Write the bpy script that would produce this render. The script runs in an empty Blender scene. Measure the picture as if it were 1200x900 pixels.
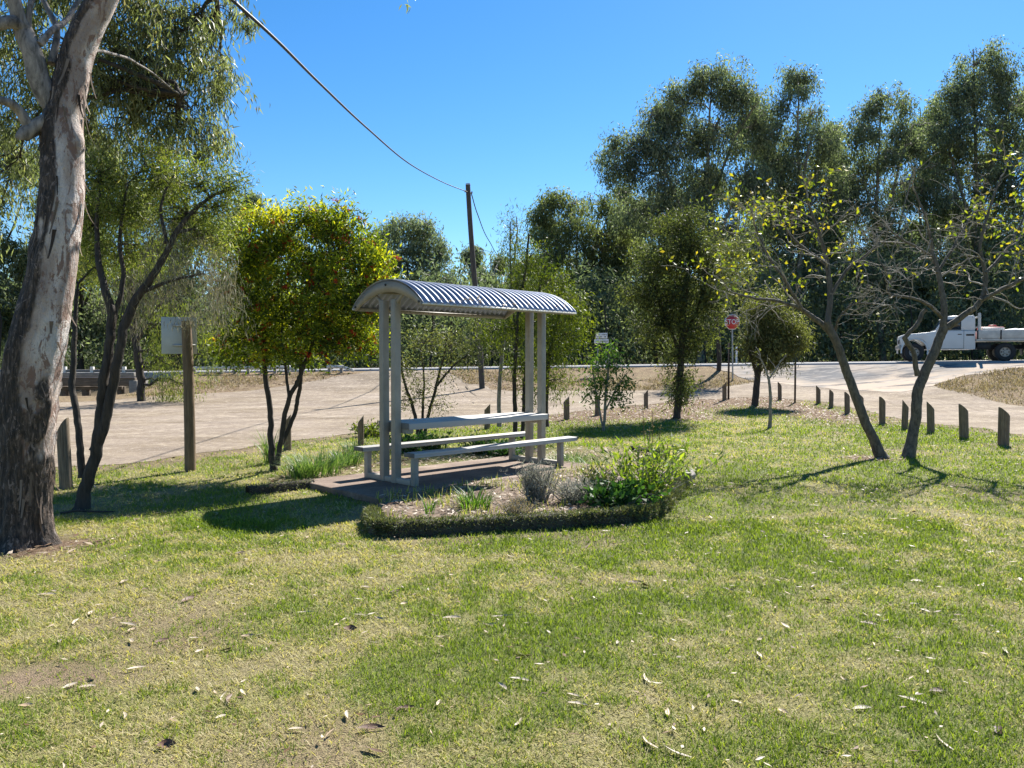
import bpy, bmesh, math, random
import numpy as np
from mathutils import Vector, Matrix

R = math.radians
sc = bpy.context.scene
COL = sc.collection
H, F, HOR = 1.55, 900.0, 423.7          # eye height; focal length and horizon of the 1200 px wide photograph
PITCH = math.atan((450 - HOR) / F)
CP, SP = math.cos(PITCH), math.sin(PITCH)

# ------------------------------------------------------------------ noise
_rs = np.random.RandomState(7)
_T = _rs.rand(4096)
def vnoise(P):
    P = np.asarray(P, float)
    I = np.floor(P).astype(np.int64); f = P - I; f = f * f * (3 - 2 * f)
    d = P.shape[1]; out = 0
    for k in range(2 ** d):
        w = 1.0; h = np.zeros(len(P), np.int64)
        for a in range(d):
            b = (k >> a) & 1
            w = w * (f[:, a] if b else 1 - f[:, a])
            h = h * 7919 + (I[:, a] + b) * (374761393 + 668265 * a)
            h = h ^ (h >> 13)
        out = out + w * _T[(h * 1274126177 >> 7) & 4095]
    return out
def fbm(P, s=1.0, o=4, seed=0):
    P = np.asarray(P, float) * s + seed * 17.13
    v, a, t = 0, .5, 0
    for i in range(o):
        v = v + a * vnoise(P); t += a; a *= .5; P = P * 2.03 + 5.7
    return v / t
def smooth(a, b, x):
    t = np.clip((x - a) / (b - a), 0, 1); return t * t * (3 - 2 * t)

# ------------------------------------------------------------------ terrain
def warp(X):
    """the road bends toward the camera on the right"""
    u = np.asarray(X, float) - 11.5; return np.minimum(.43 * (u + np.sqrt(u * u + 6)) * .5, 14) - .06
def tz(X, Y):
    X = np.asarray(X, float); Y = np.asarray(Y, float) + warp(X) * smooth(20, 26, np.asarray(Y, float))
    zr = 1.22 + .0137 * np.clip(X, -30, 40)
    p = np.interp(Y, [-1e4, 18, 20, 22, 24, 27, 30, 32, 33.5, 34.5, 35, 43, 46, 1e4], [0, 0, .015, .045, .08, .19, .33, .56, .84, .985, 1, 1, .93, .93])
    z = p * zr
    z = z + .22 * np.exp(-((X - 18.5) / 3.0) ** 2 - ((Y - 29.8) / 2.2) ** 2)
    dip = smooth(-14.6, -17.0, X) * smooth(28.5, 31.5, Y) * (1 - smooth(47, 54, Y))
    z = z * (1 - dip) + dip * (-.55)
    return z
def tz1(x, y): return float(tz(x, y))
def PX(px, py, Y):
    """photo pixel at a known distance -> world point"""
    a, b = px - 600, 450 - py
    d = Vector((a, F * CP + b * SP, -F * SP + b * CP)); t = Y / d.y
    return Vector((d.x * t, Y, H + d.z * t))
def GP(px, py):
    """photo pixel of a foot on the ground -> world point"""
    lo, hi = 1.0, 34.5
    for _ in range(40):
        m = (lo + hi) / 2; p = PX(px, py, m)
        if p.z > tz1(p.x, p.y): lo = m
        else: hi = m
    p = PX(px, py, hi); return Vector((p.x, p.y, tz1(p.x, p.y)))
def PP(l): return [PX(*a) for a in l]

GN = [(-14,7.5),(-7.5,10.2),(-5.95,11.9),(-4.85,13.3),(-3.3,16.5),(-1.6,18.3),(-.4,19.8),(.3,20.7),(.95,21.5),(4,24.8),(7.5,27),(9.3,27.6),(10.3,26),(10.5,23.5),(10.45,21),(10.5,18.8),(10.8,17),(11.1,15),(11.5,11),(12,5),(12.4,-8)]
GF = [(-26,22),(-17,25.5),(-14,27),(-11.8,29.4),(-7.7,33),(-6.3,34.8),(-3.05,34.7),(-1.9,31.7),(0,30),(4,29.8),(8,30.2),(11,32),(14,33),(16,31),(15.6,27.5),(15.6,25),(16,22),(16.3,18),(16.5,12),(17,5),(17.4,-8)]
def resample(l, n):
    l = np.array(l, float); t = np.linspace(0, len(l) - 1, n); k = np.arange(len(l))
    return np.stack([np.interp(t, k, l[:, i]) for i in range(l.shape[1])], 1)
def pip(X, Y, poly):
    poly = np.array(poly); ins = np.zeros(X.shape, bool); j = len(poly) - 1
    for i in range(len(poly)):
        xi, yi = poly[i]; xj, yj = poly[j]
        c = ((yi > Y) != (yj > Y))
        with np.errstate(all='ignore'):
            ins ^= c & (X < (xj - xi) * (Y - yi) / (yj - yi + 1e-12) + xi)
        j = i
    return ins
_GNd = resample(GN, 90)
_gn = _GNd + (np.stack([fbm(_GNd, .9, 3, 1), fbm(_GNd, .9, 3, 2)], 1) - .5) * .9
LAWN = [tuple(p) for p in _gn] + [(12.4, -12), (-30, -12), (-30, 4)]
def edge_dist(X, Y):
    d = np.full(X.shape, 1e9)
    for p in _gn: d = np.minimum(d, (X - p[0]) ** 2 + (Y - p[1]) ** 2)
    return np.sqrt(d)

# shelter frame
YAW, SX, SY, SL = .7741, -1.4939, 9.4007, 2.5665
def SH(u, v, z=0): 
    c, s = math.cos(YAW), math.sin(YAW)
    return Vector((SX + u * c + v * s, SY + u * s - v * c, z))
SLAB = [tuple(SH(u, v))[:2] for u, v in ((-.76,-.86),(3.02,-.86),(3.02,.86),(-.76,.86))]
BED_FRONT = [(-1.47,8.22),(-1.22,6.80),(1.22,7.42),(1.6,8.0),(2.3,10.35),(1.75,11.05),(1.25,10.8)]
BED_BACK = [(-3.05,8.95),(-2.5,9.5),(-.3,11.75),(1.3,11.0),(1.9,11.6),(2.55,12.6),(1.6,13.8),(-.6,13.4),(-2.4,11.3),(-3.2,10.3)]

# ------------------------------------------------------------------ mesh helpers
def mesh_np(name, V, Fs, attrs=None, smooth_=False, uv=None):
    me = bpy.data.meshes.new(name)
    V = np.ascontiguousarray(V, np.float32)
    me.vertices.add(len(V)); me.vertices.foreach_set('co', V.ravel())
    Fs = [np.asarray(f, np.int32) for f in Fs if len(f)]
    idx = np.concatenate([f.ravel() for f in Fs]); me.loops.add(len(idx)); me.loops.foreach_set('vertex_index', idx)
    n = sum(len(f) for f in Fs); me.polygons.add(n)
    st = []; o = 0
    for f in Fs:
        st.append(o + np.arange(len(f)) * f.shape[1]); o += f.size
    me.polygons.foreach_set('loop_start', np.concatenate(st).astype(np.int32))
    if smooth_: me.polygons.foreach_set('use_smooth', np.ones(n, bool))
    for k, v in (attrs or {}).items():
        a = me.attributes.new(k, 'FLOAT', 'POINT'); a.data.foreach_set('value', np.asarray(v, np.float32))
    me.update(calc_edges=True)
    return me
class Geo:
    def __init__(s): s.V = []; s.F = {}; s.A = []; s.n = 0; s.smooth = False
    def add(s, V, Fc, a=0.0):
        V = np.asarray(V, float)
        s.V.append(V); s.F.setdefault(np.asarray(Fc).shape[1], []).append(np.asarray(Fc) + s.n)
        s.A.append(np.broadcast_to(np.asarray(a, float), (len(V),)).copy()); s.n += len(V)
    def ob(s, name, mat, parent=None, smooth_=None, origin=None):
        V = np.concatenate(s.V)
        if origin is not None: V = V - np.array(origin)
        me = mesh_np(name, V, [np.concatenate(f) for f in s.F.values()], {'tint': np.concatenate(s.A)}, s.smooth if smooth_ is None else smooth_)
        o = link(name, me, mat, parent)
        if origin is not None: o.location = origin
        return o
    def tube(s, pts, rad, n=8, a=0.0, cap=True):
        P = np.array([tuple(p) for p in pts], float); r = np.broadcast_to(np.asarray(rad, float), (len(P),))
        T = np.gradient(P, axis=0); T /= np.linalg.norm(T, axis=1)[:, None] + 1e-9
        up = np.array([0, 0, 1.]) if abs(T[0][2]) < .9 else np.array([1., 0, 0])
        N = np.zeros_like(P); b = up - T[0] * (up @ T[0]); N[0] = b / np.linalg.norm(b)
        for i in range(1, len(P)):
            b = N[i-1] - T[i] * (N[i-1] @ T[i]); N[i] = b / (np.linalg.norm(b) + 1e-9)
        B = np.cross(T, N); t = np.arange(n) / n * 2 * np.pi
        V = (P[:, None] + r[:, None, None] * (np.cos(t)[None, :, None] * N[:, None] + np.sin(t)[None, :, None] * B[:, None])).reshape(-1, 3)
        i = np.arange(len(P) - 1)[:, None] * n; j = np.arange(n)[None]; j2 = (j + 1) % n
        Fc = np.stack([i + j, i + j2, i + n + j2, i + n + j], -1).reshape(-1, 4)
        s.add(V, Fc, a)
        if cap:
            for k, ring in ((0, V[:n][::-1]), (1, V[-n:])):
                s.add(np.vstack([ring, ring.mean(0)]), [(q, (q + 1) % n, n) for q in range(n)], a)
    def box(s, c, d, rot=None, a=0.0):
        V = np.array([(x, y, z) for x in (-.5, .5) for y in (-.5, .5) for z in (-.5, .5)]) * np.array(d)
        if rot is not None: V = V @ np.array(rot).T
        s.add(V + np.array(tuple(c)), [(0,1,3,2),(4,6,7,5),(0,4,5,1),(2,3,7,6),(0,2,6,4),(1,5,7,3)], a)
    def prism(s, prof, y0, y1, a=0.0):
        """x,z outline extruded along y"""
        n = len(prof); V = [(x, y0, z) for x, z in prof] + [(x, y1, z) for x, z in prof]
        s.add(V, [(i, (i+1) % n, n + (i+1) % n, n + i) for i in range(n)], a)
        me = [(x, 0) for x in range(n)]
        s.F.setdefault(n, []).append(np.array([list(range(n))[::-1]]) + s.n - 2 * n)
        s.F.setdefault(n, []).append(np.array([list(range(n, 2 * n))]) + s.n - 2 * n)
def link(name, me, mat=None, parent=None):
    o = bpy.data.objects.new(name, me); COL.objects.link(o)
    if mat is not None: me.materials.append(mat)
    if parent is not None: o.parent = parent
    return o
def tag(o, label=None, cat=None, group=None, kind=None):
    if label: o['label'] = label
    if cat: o['category'] = cat
    if group: o['group'] = group
    if kind: o['kind'] = kind
    return o
def thing(name, label, cat, loc=(0,0,0), group=None, rz=0):
    o = bpy.data.objects.new(name, None); COL.objects.link(o); o.location = loc; o.rotation_euler[2] = rz
    o.empty_display_size = .2
    return tag(o, label, cat, group)
def bevel(o, w=.006, seg=2):
    m = o.modifiers.new('bevel', 'BEVEL'); m.width = w; m.segments = seg; m.limit_method = 'ANGLE'; m.angle_limit = R(40)
    return o
def leaves(G, C, D, L, W, tint, rng, fold=.0):
    """kite leaves: base C, axis D (n,3), length L, width W"""
    n = len(C); D = D / (np.linalg.norm(D, axis=1)[:, None] + 1e-9)
    r = rng.normal(size=(n, 3)); S = np.cross(D, r); S /= np.linalg.norm(S, axis=1)[:, None] + 1e-9
    N = np.cross(D, S); L = np.broadcast_to(L, (n,))[:, None]; W = np.broadcast_to(W, (n,))[:, None]
    b = rng.uniform(-.18, .18, (n, 1))
    V = np.stack([C, C + D * L * .42 + S * W * .5 + N * L * b, C + D * L, C + D * L * .42 - S * W * .5 + N * L * b], 1).reshape(-1, 3)
    G.add(V, np.arange(n * 4).reshape(-1, 4), np.repeat(tint, 4))

# ------------------------------------------------------------------ materials
def nt(name):
    m = bpy.data.materials.new(name); m.use_nodes = True; t = m.node_tree
    return m, t, t.nodes['Principled BSDF'], t.nodes['Material Output']
def node(t, typ, ins=None, **kw):
    n = t.nodes.new(typ)
    for k, v in kw.items(): setattr(n, k, v)
    for k, v in (ins or {}).items():
        if isinstance(v, bpy.types.NodeSocket): t.links.new(v, n.inputs[k])
        else: n.inputs[k].default_value = v
    return n
def c4(c): return (c[0], c[1], c[2], 1)
def ramp(t, fac, stops, interp='LINEAR'):
    n = t.nodes.new('ShaderNodeValToRGB'); n.color_ramp.interpolation = interp; e = n.color_ramp.elements
    while len(e) < len(stops): e.new(.5)
    for k, (p, c) in enumerate(stops): e[k].position = p; e[k].color = c4(c) if not isinstance(c, (int, float)) else (c, c, c, 1)
    t.links.new(fac, n.inputs[0]); return n.outputs[0]
def mix(t, f, a, b, blend='MIX'):
    n = t.nodes.new('ShaderNodeMix'); n.data_type = 'RGBA'; n.blend_type = blend
    for s, v in ((0, f), (6, a), (7, b)):
        if isinstance(v, bpy.types.NodeSocket): t.links.new(v, n.inputs[s])
        else: n.inputs[s].default_value = v if s == 0 else c4(v)
    return n.outputs[2]
def noise(t, vec, scale, detail=4, rough=.6, dist=0):
    n = node(t, 'ShaderNodeTexNoise', {'Scale': scale, 'Detail': detail, 'Roughness': rough, 'Distortion': dist})
    if vec is not None: t.links.new(vec, n.inputs['Vector'])
    return n.outputs[0]
def mapping(t, vec, scale):
    return node(t, 'ShaderNodeMapping', {'Vector': vec, 'Scale': scale}).outputs[0]
def bump(t, bs, h, strength=.4, dist=.01):
    b = node(t, 'ShaderNodeBump', {'Height': h, 'Strength': strength, 'Distance': dist}); t.links.new(b.outputs[0], bs.inputs['Normal'])
def attr(t, name): return node(t, 'ShaderNodeAttribute', attribute_name=name).outputs['Fac']
def geopos(t): return node(t, 'ShaderNodeNewGeometry').outputs['Position']
def objpos(t): return node(t, 'ShaderNodeTexCoord').outputs['Object']

def leaf_mat(name, stops, trans=.4, rough=.5, spec=.35, tcol=(1.25, 1.35, .6)):
    m, t, bs, out = nt(name)
    col = ramp(t, attr(t, 'tint'), stops)
    t.links.new(col, bs.inputs['Base Color']); bs.inputs['Roughness'].default_value = rough; bs.inputs['Specular IOR Level'].default_value = spec
    tc = mix(t, 1.0, col, tcol, 'MULTIPLY')
    tr = node(t, 'ShaderNodeBsdfTranslucent', {'Color': tc})
    mx = node(t, 'ShaderNodeMixShader', {0: trans, 1: bs.outputs[0], 2: tr.outputs[0]})
    t.links.new(mx.outputs[0], out.inputs['Surface']); return m
def plain(name, c, rough=.6, metal=0, var=.25, scale=6, bmp=0, spec=.5, stretch=(1,1,1)):
    m, t, bs, out = nt(name)
    v = mapping(t, objpos(t), stretch)
    f = noise(t, v, scale, 5, .65)
    lo = tuple(x * (1 - var) for x in c); hi = tuple(min(1, x * (1 + var)) for x in c)
    t.links.new(ramp(t, f, [(.3, lo), (.7, hi)]), bs.inputs['Base Color'])
    bs.inputs['Roughness'].default_value = rough; bs.inputs['Metallic'].default_value = metal; bs.inputs['Specular IOR Level'].default_value = spec
    if bmp: bump(t, bs, noise(t, v, scale * 3, 4), bmp, .01)
    return m
def bark_mat(name, dark, light, stretch=(9, 9, 1.6), bmp=.8, thr=(.35, .65), scale=3):
    m, t, bs, out = nt(name)
    v = mapping(t, objpos(t), stretch)
    f = noise(t, v, scale, 6, .7, .4)
    g = noise(t, objpos(t), 1.7, 3)
    c = ramp(t, f, [(thr[0], dark), (thr[1], light)])
    c = mix(t, ramp(t, g, [(.35, 0.), (.7, .5)]), c, tuple(x * .5 for x in light))
    t.links.new(c, bs.inputs['Base Color']); bs.inputs['Roughness'].default_value = .85
    bump(t, bs, f, bmp, .02); return m

M = {}
M['bark_dark'] = bark_mat('dark_bark', (.012, .01, .008), (.075, .058, .042))
M['bark_grey'] = bark_mat('grey_bark', (.10, .088, .07), (.34, .31, .26), (5, 5, 3), .35)
M['bark_bare'] = bark_mat('smooth_grey_brown_bark', (.035, .03, .022), (.17, .145, .11), (7, 7, 3), .45)
M['bark_pole'] = bark_mat('weathered_pole_timber', (.03, .026, .022), (.105, .092, .075), (14, 14, .8), .5)
M['bollard'] = bark_mat('treated_log_timber', (.085, .062, .04), (.26, .2, .135), (16, 16, 1.2), .5)
M['cut'] = bark_mat('pale_sawn_end_grain', (.16, .12, .08), (.34, .27, .19), (12, 12, 12), .2)
M['post'] = bark_mat('round_log_post_timber', (.085, .055, .03), (.24, .165, .095), (14, 14, 1.0), .5)
M['leaf_gum'] = leaf_mat('gum_leaf', [(0, (.07, .085, .048)), (.5, (.17, .19, .105)), (.85, (.29, .31, .18)), (1, (.36, .31, .2))], .54, .45, .4)
M['leaf_far'] = leaf_mat('distant_gum_leaf', [(0, (.072, .092, .062)), (.5, (.168, .198, .125)), (1, (.31, .335, .205))], .45, .6, .25, (1.15, 1.3, .7))
M['leaf_far2'] = leaf_mat('distant_olive_leaf', [(0, (.072, .092, .045)), (.5, (.16, .19, .085)), (1, (.285, .31, .14))], .45, .6, .25, (1.2, 1.3, .6))
M['leaf_dark'] = leaf_mat('dark_evergreen_leaf', [(0, (.032, .04, .018)), (.5, (.078, .096, .036)), (1, (.175, .195, .062))], .4, .65, .2)
M['leaf_wattle'] = leaf_mat('wattle_leaf', [(0, (.06, .078, .022)), (.5, (.145, .18, .038)), (.9, (.27, .30, .058)), (1, (.30, .27, .12))], .5)
M['leaf_weep'] = leaf_mat('dry_hanging_leaf', [(0, (.10, .10, .07)), (.6, (.19, .18, .125)), (1, (.32, .29, .22))], .3, .6, .2, (1.1, 1.1, .8))
M['leaf_bottle'] = leaf_mat('bottlebrush_leaf', [(0, (.045, .075, .014)), (.4, (.115, .175, .022)), (.75, (.245, .31, .028)), (1, (.40, .41, .04))], .55, .5, .3, (1.5, 1.4, .35))
M['flower_red'] = leaf_mat('red_bottlebrush_flower', [(0, (.32, .02, .014)), (1, (.5, .07, .02))], .35, .6, .2, (1.2, 1, 1))
M['leaf_bright'] = leaf_mat('bright_feathery_leaf', [(0, (.035, .055, .013)), (.5, (.085, .12, .02)), (1, (.21, .24, .032))], .45, .5, .3, (1.35, 1.4, .4))
M['leaf_olive'] = leaf_mat('olive_small_leaf', [(0, (.04, .055, .02)), (.5, (.085, .105, .035)), (1, (.17, .18, .065))], .38)
M['leaf_brownish'] = leaf_mat('brownish_green_leaf', [(0, (.06, .065, .025)), (.5, (.135, .145, .05)), (1, (.25, .25, .1))], .45)
M['leaf_yellow'] = leaf_mat('yellow_autumn_leaf', [(0, (.09, .14, .02)), (.5, (.23, .28, .03)), (1, (.42, .33, .04))], .5, .45, .4, (1.3, 1.3, .4))
M['leaf_plant'] = leaf_mat('garden_plant_leaf', [(0, (.035, .085, .018)), (.5, (.075, .16, .026)), (1, (.2, .3, .04))], .42)
M['leaf_shrub'] = leaf_mat('yellow_green_shrub_leaf', [(0, (.06, .105, .018)), (.5, (.15, .22, .03)), (1, (.36, .40, .045))], .5)
M['leaf_lush'] = leaf_mat('glossy_green_leaf', [(0, (.022, .065, .018)), (1, (.07, .15, .03))], .35, .55, .25)
M['leaf_grey'] = leaf_mat('lavender_grey_leaf', [(0, (.17, .18, .13)), (.6, (.3, .3, .23)), (1, (.42, .39, .34))], .35, .7, .2, (1, 1, 1))
M['leaf_strap'] = leaf_mat('strappy_grass_leaf', [(0, (.05, .10, .025)), (.5, (.11, .19, .045)), (1, (.25, .3, .13))], .4)
M['grass'] = leaf_mat('lawn_grass_blade', [(0, (.10, .15, .022)), (.3, (.185, .25, .034)), (.5, (.29, .345, .048)), (.62, (.36, .36, .10)), (.75, (.38, .335, .15)), (1, (.55, .475, .29))], .46, .6, .25, (1.25, 1.28, .5))
M['dry_leaf'] = leaf_mat('dry_fallen_leaf', [(0, (.07, .035, .02)), (.3, (.16, .085, .045)), (.5, (.36, .26, .17)), (1, (.62, .54, .43))], .2, .6, .3, (1, .9, .7))
M['straw'] = leaf_mat('dry_straw_grass', [(0, (.16, .12, .055)), (.6, (.32, .25, .13)), (1, (.45, .38, .22))], .3, .7, .2, (1, 1, .8))

# ground ---------------------------------------------------------------
def ground_mat():
    m, t, bs, out = nt('ground_turf_and_dirt')
    p = geopos(t)
    big = noise(t, p, .55, 5, .6); mid = noise(t, p, 2.6, 5, .62); fine = noise(t, p, 42, 4, .7); vf = noise(t, p, 150, 2, .6)
    turf = ramp(t, attr(t, 'lush'), [(.3, (.36, .305, .155)), (.45, (.28, .27, .085)), (.58, (.21, .24, .055)), (.75, (.145, .2, .036))])
    thatch = mix(t, ramp(t, fine, [(.3, 0.), (.75, .75)]), turf, (.4, .335, .185))
    thatch = mix(t, ramp(t, vf, [(.4, .55), (.6, 0.)]), thatch, (.05, .055, .022))
    dirt = ramp(t, mid, [(.3, (.17, .115, .075)), (.7, (.3, .22, .15))])
    thatch = mix(t, attr(t, 'bare'), thatch, dirt)
    litter = ramp(t, fine, [(.32, (.075, .048, .032)), (.5, (.19, .125, .08)), (.68, (.38, .29, .2))])
    bankc = ramp(t, mid, [(.3, (.2, .14, .085)), (.55, (.32, .235, .14)), (.75, (.36, .31, .16))])
    bankc = mix(t, ramp(t, fine, [(.35, .7), (.6, 0.)]), bankc, (.11, .08, .05))
    c = mix(t, attr(t, 'lawn'), bankc, thatch)
    c = mix(t, attr(t, 'litter'), c, litter)
    forest = ramp(t, mid, [(.3, (.05, .04, .025)), (.7, (.16, .12, .07))])
    c = mix(t, attr(t, 'forest'), c, forest)
    t.links.new(c, bs.inputs['Base Color']); bs.inputs['Roughness'].default_value = .95; bs.inputs['Specular IOR Level'].default_value = .15
    s = node(t, 'ShaderNodeMath', {0: fine, 1: vf}, operation='ADD').outputs[0]
    bump(t, bs, s, .9, .03); return m
def gravel_mat():
    m, t, bs, out = nt('pale_dirt_gravel'); p = geopos(t)
    tr = node(t, 'ShaderNodeMapping', {'Vector': p, 'Scale': (.4, .9, 1), 'Rotation': (0, 0, R(-38))}).outputs[0]
    a = noise(t, p, .35, 4); b = noise(t, tr, 1.5, 5, .65); f = noise(t, p, 55, 3, .7)
    v = node(t, 'ShaderNodeTexVoronoi', {'Vector': p, 'Scale': 22}).outputs['Distance']; md = noise(t, p, 6, 6, .75)
    c = ramp(t, b, [(.33, (.13, .098, .063)), (.5, (.212, .166, .112)), (.66, (.305, .25, .175))])
    c = mix(t, ramp(t, a, [(.4, 0.), (.7, .5)]), c, (.34, .285, .24))
    c = mix(t, ramp(t, f, [(.3, .5), (.55, 0.)]), c, (.2, .155, .12))
    rt = node(t, 'ShaderNodeMath', {0: attr(t, 'rut'), 1: b}, operation='MULTIPLY').outputs[0]; c = mix(t, ramp(t, rt, [(.2, 0.), (.7, .4)]), c, (.44, .375, .305))
    c = mix(t, ramp(t, md, [(.4, .6), (.52, 0.)]), c, (.15, .115, .088)); c = mix(t, ramp(t, md, [(.56, 0.), (.68, .6)]), c, (.47, .40, .33))
    c = mix(t, ramp(t, v, [(.14, .6), (.2, 0.)]), c, (.5, .46, .42))
    t.links.new(c, bs.inputs['Base Color']); bs.inputs['Roughness'].default_value = .95; bs.inputs['Specular IOR Level'].default_value = .2
    bump(t, bs, f, .5, .02); return m
def asphalt_mat(name, dusty):
    m, t, bs, out = nt(name); p = geopos(t)
    a = noise(t, p, .5, 5); f = noise(t, p, 60, 3, .7); k = noise(t, mapping(t, p, (.35, 2.2, 1)), 1.2, 5, .65, .6)
    c = ramp(t, a, [(.3, (.11, .11, .113) if dusty else (.24, .24, .242)), (.7, (.175, .172, .168) if dusty else (.34, .335, .33))])
    c = mix(t, ramp(t, f, [(.35, .4), (.6, 0.)]), c, (.13, .13, .135))
    if dusty:
        c = mix(t, attr(t, 'dust'), c, (.42, .34, .26))
        c = mix(t, ramp(t, k, [(.53, 0.), (.6, .85)]), c, (.075, .075, .08))
        k2 = noise(t, mapping(t, p, (.5, 1.6, 1)), 2.6, 6, .7, .4); c = mix(t, ramp(t, k2, [(.4, .7), (.5, 0.)]), c, (.32, .29, .26))
    else: c = mix(t, ramp(t, k, [(.45, 0.), (.65, .6)]), c, (.36, .35, .34))
    t.links.new(c, bs.inputs['Base Color']); bs.inputs['Roughness'].default_value = .95; bs.inputs['Specular IOR Level'].default_value = .12
    bump(t, bs, f, .4, .01); return m
M['ground'] = ground_mat(); M['gravel'] = gravel_mat(); M['road'] = asphalt_mat('worn_grey_bitumen', False); M['apron'] = asphalt_mat('dusty_patched_bitumen', True)

def axis(a, b, step, far, ratio=1.16):
    c = list(np.arange(a, b + 1e-6, step)); s = step; x = c[-1]
    while x < far: s *= ratio; x += s; c.append(x)
    s = step; x = c[0]; l = []
    while x > -far: s *= ratio; x -= s; l.append(x)
    return np.array(l[::-1] + c)
def grid_faces(nx, ny):
    i = np.arange(ny - 1)[:, None] * nx; j = np.arange(nx - 1)[None]
    return np.stack([i + j, i + j + 1, i + nx + j + 1, i + nx + j], -1).reshape(-1, 4)
def lush_at(X, Y):
    P = np.stack([X, Y], -1)
    l = .28 * fbm(P, .45, 4, 3) + .36 * fbm(P, 1.9, 4, 5) + .36 * fbm(P, 6.5, 3, 6)
    l = (l - .5) * 1.85 + .545
    l = l - .13 * smooth(1.5, -4.5, X - (.1 * (Y - 6))) * (1 - smooth(9, 12, Y)) + .03
    return l
def litter_at(X, Y):
    d = edge_dist(X, Y); P = np.stack([X, Y], -1)
    w = 4.2 + 2.0 * (fbm(P, .4, 3, 9) - .5)
    l = smooth(w, w * .45, d) * smooth(16.5, 21, Y) * smooth(10.2, 9.2, X)
    for (x, y, r) in ((-3.9, 6.3, .55), (4.5, 21.2, 2.0), (8.2, 24.8, 1.8), (5.75, 12.25, .55)):
        l = np.maximum(l, smooth(r, r * .35, np.hypot(X - x, Y - y) + .5 * (fbm(P, 2.5, 3, 4) - .5)))
    return np.clip(l, 0, 1)
def bare_at(X, Y):
    P = np.stack([X, Y], -1)
    b = smooth(.62, .74, fbm(P, .8, 4, 12)) * .6
    b = np.maximum(b, smooth(.9, .2, np.hypot((X + 2.25) / 1.1, (Y - 3.75) / .35) + 1.0 * (fbm(P, 3, 3, 8) - .5)) * .95)
    d = edge_dist(X, Y)
    return np.clip(np.maximum(b, smooth(1.1, .2, d + .8 * (fbm(P, 1.5, 3, 21) - .5)) * .8), 0, 1)

gx, gy = axis(-22, 26, .22, 700, 1.2), axis(-4, 46, .22, 700, 1.2)
X, Y = np.meshgrid(gx, gy); Xf, Yf = X.ravel(), Y.ravel()
Z = tz(Xf, Yf) + (fbm(np.stack([Xf, Yf], -1), .5, 3, 2) - .5) * .05 * smooth(2, 6, edge_dist(Xf, Yf)) * (Yf < 28)
inl = pip(Xf, Yf, LAWN).astype(float)
at = {'lawn': inl, 'lush': lush_at(Xf, Yf), 'litter': litter_at(Xf, Yf) * inl, 'bare': bare_at(Xf, Yf) * inl, 'forest': smooth(43, 47, Yf)}
ground_me = mesh_np('ground', np.stack([Xf, Yf, Z], -1), [grid_faces(len(gx), len(gy))], at, True)
tag(link('ground', ground_me, M['ground']), kind='structure')
def gz(x, y):
    x = np.atleast_1d(x).astype(float); y = np.atleast_1d(y).astype(float)
    return tz(x, y) + (fbm(np.stack([x, y], -1), .5, 3, 2) - .5) * .05 * smooth(2, 6, edge_dist(x, y)) * (y < 28)
def gz1(x, y): return float(gz(x, y)[0])

def strip(name, A, B, nA, nB, dz, mat, jitA=0.0, jitB=0.0, dust=None):
    A = resample(A, nA); B = resample(B, nA)
    A = A + (np.stack([fbm(A, .9, 3, 1), fbm(A, .9, 3, 2)], 1) - .5) * jitA
    B = B + (np.stack([fbm(B, .9, 3, 3), fbm(B, .9, 3, 4)], 1) - .5) * jitB
    s = np.linspace(0, 1, nB)[:, None, None]
    P = (A[None] * (1 - s) + B[None] * s).reshape(-1, 2)
    z = gz(P[:, 0], P[:, 1]) + dz
    me = mesh_np(name, np.column_stack([P, z]), [grid_faces(nA, nB)], {'dust': dust(P) if dust else np.zeros(len(P)), 'rut': sum(np.exp(-((np.repeat(s[:, 0, 0], nA) - c_ - .05 * (fbm(P, .25, 2, 7) - .5)) / .016) ** 2) for c_ in (.29, .37, .62, .70))}, True)
    return tag(link(name, me, mat), kind='structure')
strip('gravel_track', GN, GF, 320, 70, .006, M['gravel'], .9, 1.0)
AN = [(9.2,33.6),(10.2,31.2),(12,29.6),(14,29.2),(15.6,30.4),(17.3,32.3),(19.5,33.6),(23,34.4),(30,34.7)]
AN = [(x, y - float(warp(x)) * (x > 13)) for x, y in AN]
AF = [(8.8,34.9),(10.5,34.9),(12.5,34.9),(14.5,34.9),(16,34.9),(17.8,34.9),(20,34.9),(23,34.9),(30,34.9)]
AF = [(x, y - float(warp(x))) for x, y in AF]
strip('bitumen_apron', AN, AF, 220, 60, .014, M['apron'], .8, 0, lambda P: np.clip(smooth(.35, .75, fbm(P, .9, 4, 31)) * .8 + smooth(31.4, 29.9, P[:, 1]) * .95, 0, 1))
rx = np.arange(-120, 121, 1.0)
def road_z(x): return 1.22 + .0137 * np.clip(x, -30, 40)
Vr = np.concatenate([np.column_stack([rx, y - warp(rx) + (.25 * (fbm(np.column_stack([rx, rx * 0]), .7, 3, 5) - .5) if y < 35 else 0), road_z(rx) + .05 + c]) for y, c in ((34.7, 0), (36.6, .03), (38.4, .05), (40.2, .03), (42.2, 0), (42.2, -.35))])
Vr = np.concatenate([np.column_stack([rx, 34.71 - warp(rx), road_z(rx) - .35]), Vr])
tag(link('road', mesh_np('road', Vr, [grid_faces(len(rx), 7)], {'dust': np.zeros(len(Vr))}, False), M['road']), kind='structure')
G = Geo()
for y in (38.32, 38.48):
    G.add(np.concatenate([np.column_stack([rx, y - .05 - warp(rx), road_z(rx) + .105]), np.column_stack([rx, y + .05 - warp(rx), road_z(rx) + .105])]), grid_faces(len(rx), 2))
tag(G.ob('road_marking', plain('faded_white_road_paint', (.6, .6, .58), .7, 0, .3, 9)), kind='structure')

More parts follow.
